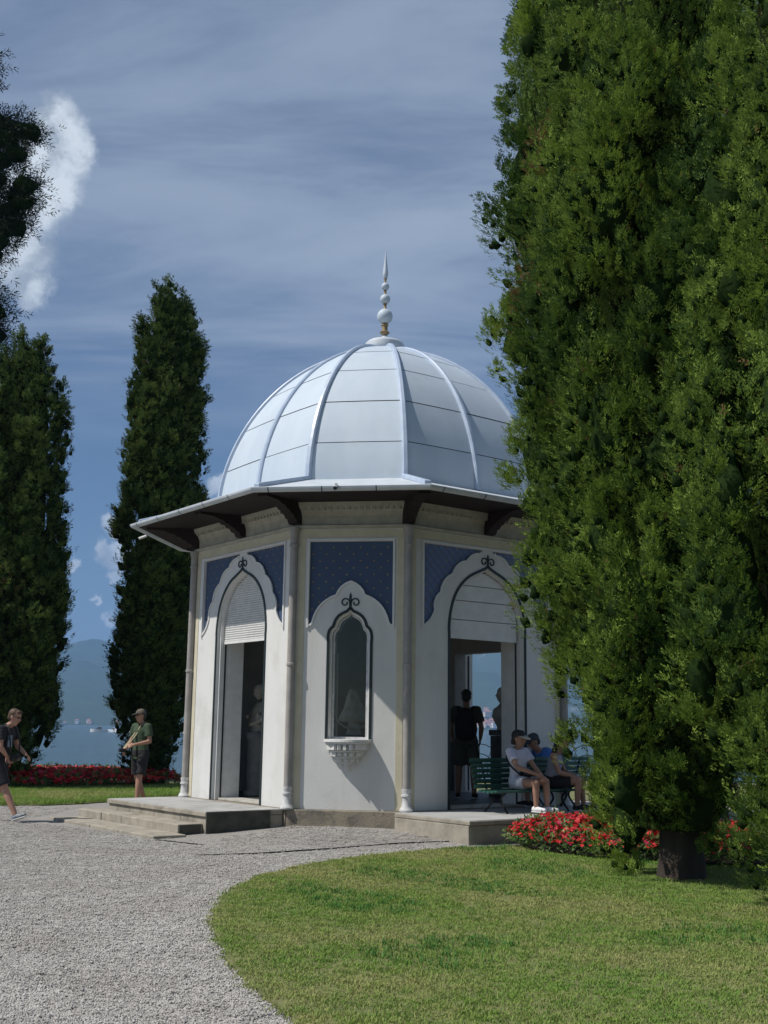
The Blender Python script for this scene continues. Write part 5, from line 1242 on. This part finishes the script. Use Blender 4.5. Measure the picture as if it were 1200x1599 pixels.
# man in green polo with cap, standing beyond the steps
GZ2 = gz(-4.62, 22.4)
t, J, ax = person('man in dark green polo shirt and cap with a camera beyond the steps', (-4.60, 22.4), rad(143), dict(head=(0, .04, 1.625), hf=(.25, 1, -.10), elL=(-.24, .0, 1.15), wrL=(-.10, .24, 1.09), elR=(.25, .02, 1.15), wrR=(.13, .26, .99), knL=(-.14, .12, .50), anL=(-.16, .17, .09), knR=(.12, -.05, .50), anR=(.14, -.26, .11), paL=(.7, .2, -.5), paR=(-.7, .2, -.5), curl=.9), SKIN2, 1.04, cloth('green_polo', (.035, .06, .032), (.05, .08, .043)), .66, .13, cloth('charcoal_shorts', (.018, .018, .020)), .9, cloth('dark_shoes', (.02, .02, .022)), z=GZ2, sc=1.02)
hair_cap(t, J, ax, HAIRK, front=0); cap_hat(t, J, ax, cloth('khaki_cap', (.13, .115, .09)), cloth('dark_brim', (.04, .035, .03))); glasses(t, J, ax)
MB().loft([(-.06, .03, 1.475), (0, .075, 1.47), (.06, .03, 1.475), (0, -.06, 1.50), (-.06, .03, 1.475)], [.016]*5, n=8).build('collar', MATS['green_polo'], t)
cm_ = MB().box((.06, .37, .985), (.10, .05, .065)); cm_.loft([(.06, .39, .985), (.06, .46, .98)], [.028, .026], n=14)
ob = cm_.build('photo_camera', IRON); ob.location = t.location; ob.rotation_euler = t.rotation_euler; ob.scale = t.scale; tag(ob, label='small camera held by the man in the green polo', cat='camera')
MB().loft(catmull([(.05, .36, 1.02), (.0, .15, 1.25), (-.07, .09, 1.44), (-.06, -.06, 1.50), (.06, -.02, 1.49), (.035, .135, 1.30), (.07, .36, 1.02)], 5), [(.014, .005)]*31, n=6).build('neck_strap', cloth('tan_strap', (.40, .34, .22)), ob)
# man with backpack inside the right doorway, seen from behind
t, J, ax = person('man with black backpack standing in the right doorway seen from behind', (1.42, 19.45), rad(-10), dict(hf=(-.1, 1, -.05), elL=(-.26, .02, 1.14), wrL=(-.23, .14, .95), elR=(.25, .02, 1.14), wrR=(.22, .13, .95), anL=(-.13, -.02, .09), anR=(.13, .0, .09), knL=(-.12, .02, .5), knR=(.12, .02, .5)), SKIN2, 1.05, cloth('olive_tee', (.075, .075, .062)), .7, .14, cloth('khaki_shorts', (.085, .08, .06)), .92, cloth('black_shoes', (.015, .015, .016)), z=.352, sc=1.02)
hair_cap(t, J, ax, HAIRK, front=0); cap_hat(t, J, ax, cloth('black_cap', (.012, .012, .014)), cloth('black_cap', (.012, .012, .014)))
bk = MB(); bk.loft([(0, -.20, .93), (0, -.21, .97), (0, -.22, 1.12), (0, -.21, 1.30), (0, -.185, 1.41), (0, -.17, 1.44)], [(.10, .05), (.155, .085), (.165, .10), (.155, .085), (.11, .06), (.05, .03)], side=(1, 0, 0), n=18)
bpk = link('backpack', remesh(bk, 'backpack', .012, 2, .6), cloth('black_nylon', (.012, .013, .016))); bpk.location = t.location; bpk.rotation_euler = t.rotation_euler; bpk.scale = t.scale; tag(bpk, label='black backpack worn by the man in the right doorway', cat='backpack')
for s in (-1, 1): MB().loft(catmull([(.11*s, -.16, 1.38), (.12*s, -.06, 1.475), (.125*s, .08, 1.44), (.13*s, .135, 1.28), (.15*s, .08, 1.08), (.14*s, -.13, 1.0)], 5), [(.024, .008)]*26, side=(1, 0, 0), n=8).build('shoulder_strap', MATS['black_nylon'], bpk)
MB().loft([(0, -.30, 1.02), (0, -.315, 1.08), (0, -.31, 1.16)], [(.11, .02), (.12, .03), (.11, .015)], side=(1, 0, 0), n=14).build('front_pocket', MATS['black_nylon'], bpk)
# seated woman in white with visor hat
def seated(label, a, u, d, face, pose, seat_z, **kw):
    p = fworld(a, u, d, 0); fv = face; rz = math.atan2(fv.y, fv.x)-math.pi/2
    return person(label, (p.x, p.y), rz, pose, z=Z0, **kw)
nR = fdir(315); tR = Vector((-nR.y, nR.x, 0)); SZ = .32
t, J, ax = seated('woman in white shirt and shorts with visor hat sitting on the bench', 315, -.08, .74, nR, dict(pel=(0, 0, SZ+.13), neck=(.07, .06, .90), head=(.08, .10, 1.035), hu=(.06, .06, 1), hf=(-.35, 1, -.06), shL=(-.09, .05, .85), shR=(.23, .06, .85), elL=(-.13, .20, .63), elR=(.25, .24, .64), wrL=(-.05, .42, .53), wrR=(.03, .45, .53),
    hiL=(-.09, .02, SZ+.09), hiR=(.09, .02, SZ+.09), knL=(-.11, .45, SZ+.12), knR=(.07, .43, SZ+.10), anL=(-.12, .46, .09), anR=(.06, .42, .09), toL=(-.3, 1, 0), toR=(-.1, 1, 0), paL=(.3, 0, -1), paR=(-.3, 0, -1)), SZ, skin=SKIN2, slim=.90, shirt=cloth('white_tee', (.58, .58, .66), (.50, .50, .58)), sleeve=.6, shirt_hem=.10, shorts=cloth('white_shorts', (.60, .60, .66)), short_len=.5, shoe=cloth('white_sneakers', (.72, .72, .74)))
hair_cap(t, J, ax, HAIRK, long=.02); cap_hat(t, J, ax, HAIRK, cloth('cream_visor', (.52, .48, .38)), .085, .015, 'visor_hat', .085); face_bits(t, J, ax)
sb = MB().loft([(.02, .17, SZ+.20), (-.08, .19, SZ+.20), (.12, .15, SZ+.20)][:1]+[(.10, .17, SZ+.21), (-.12, .20, SZ+.21)], [(.05, .03), (.07, .045), (.06, .04)], n=10).build('waist_bag', IRON); sb.location = t.location; sb.rotation_euler = t.rotation_euler; tag(sb, label='dark bag on the lap of the woman in white', cat='bag')
MB().loft(catmull([(.10, .16, SZ+.2), (.20, .02, SZ+.35), (.14, -.08, SZ+.5), (-.06, .03, SZ+.62), (-.12, .16, SZ+.3)], 5), [.012]*21, n=6).build('strap', IRON, sb)
# seated man in blue with his back to us
t, J, ax = seated('man in bright blue shirt and dark cap bent forward behind the woman in white', 315, 1.18, .26, (-tR*.9-nR*.25).normalized(), dict(pel=(0, 0, SZ+.17), bend=Vector((0, -.06, .03)), neck=(0, .30, .85), head=(0, .40, .985), hu=(0, .45, 1), hf=(0, 1, -.3), shL=(-.19, .27, .82), shR=(.19, .27, .82), elL=(-.24, .38, .56), elR=(.24, .38, .56), wrL=(-.09, .56, .50), wrR=(.09, .56, .50),
    hiL=(-.09, .02, SZ+.11), hiR=(.09, .02, SZ+.11), knL=(-.13, .46, SZ+.13), knR=(.13, .46, SZ+.13), anL=(-.12, .44, .09), anR=(.12, .44, .09), paL=(0, 0, -1), paR=(0, 0, -1)), SZ, skin=SKIN2, slim=1.08, shirt=cloth('blue_shirt', (.045, .13, .36), (.055, .15, .42)), sleeve=.7, shirt_hem=.06, shorts=cloth('black_shorts', (.014, .014, .016)), short_len=.9, shoe=cloth('black_shoes', (.015, .015, .016)))
hair_cap(t, J, ax, HAIRK, front=0); cap_hat(t, J, ax, cloth('slate_cap', (.045, .055, .075)), cloth('slate_cap', (.045, .055, .075)))
# seated woman in tank top, half hidden by the cypress
t, J, ax = seated('woman in grey tank top and black shorts at the right end of the bench', 315, .50, .82, (tR*.55+nR*.85).normalized(), dict(pel=(0, 0, SZ+.13), neck=(0, .10, .83), head=(0, .17, .965), hu=(0, .25, 1), hf=(0, 1, -.4), shL=(-.16, .07, .79), shR=(.16, .07, .79), elL=(-.20, .16, .56), elR=(.20, .16, .56), wrL=(-.08, .38, .49), wrR=(.08, .38, .49),
    hiL=(-.09, .02, SZ+.09), hiR=(.09, .02, SZ+.09), knL=(-.10, .42, SZ+.12), knR=(.09, .42, SZ+.12), anL=(-.10, .46, .09), anR=(.09, .40, .09), paL=(0, 0, -1), paR=(0, 0, -1)), SZ, skin=SKIN2, slim=.9, shirt=cloth('grey_tank', (.30, .30, .34), (.26, .26, .31)), sleeve=0, shirt_hem=.08, shorts=cloth('black_shorts', (.014, .014, .016)), short_len=.75, shoe=cloth('black_shoes', (.015, .015, .016)))
hair_cap(t, J, ax, HAIRK, long=.20); face_bits(t, J, ax)
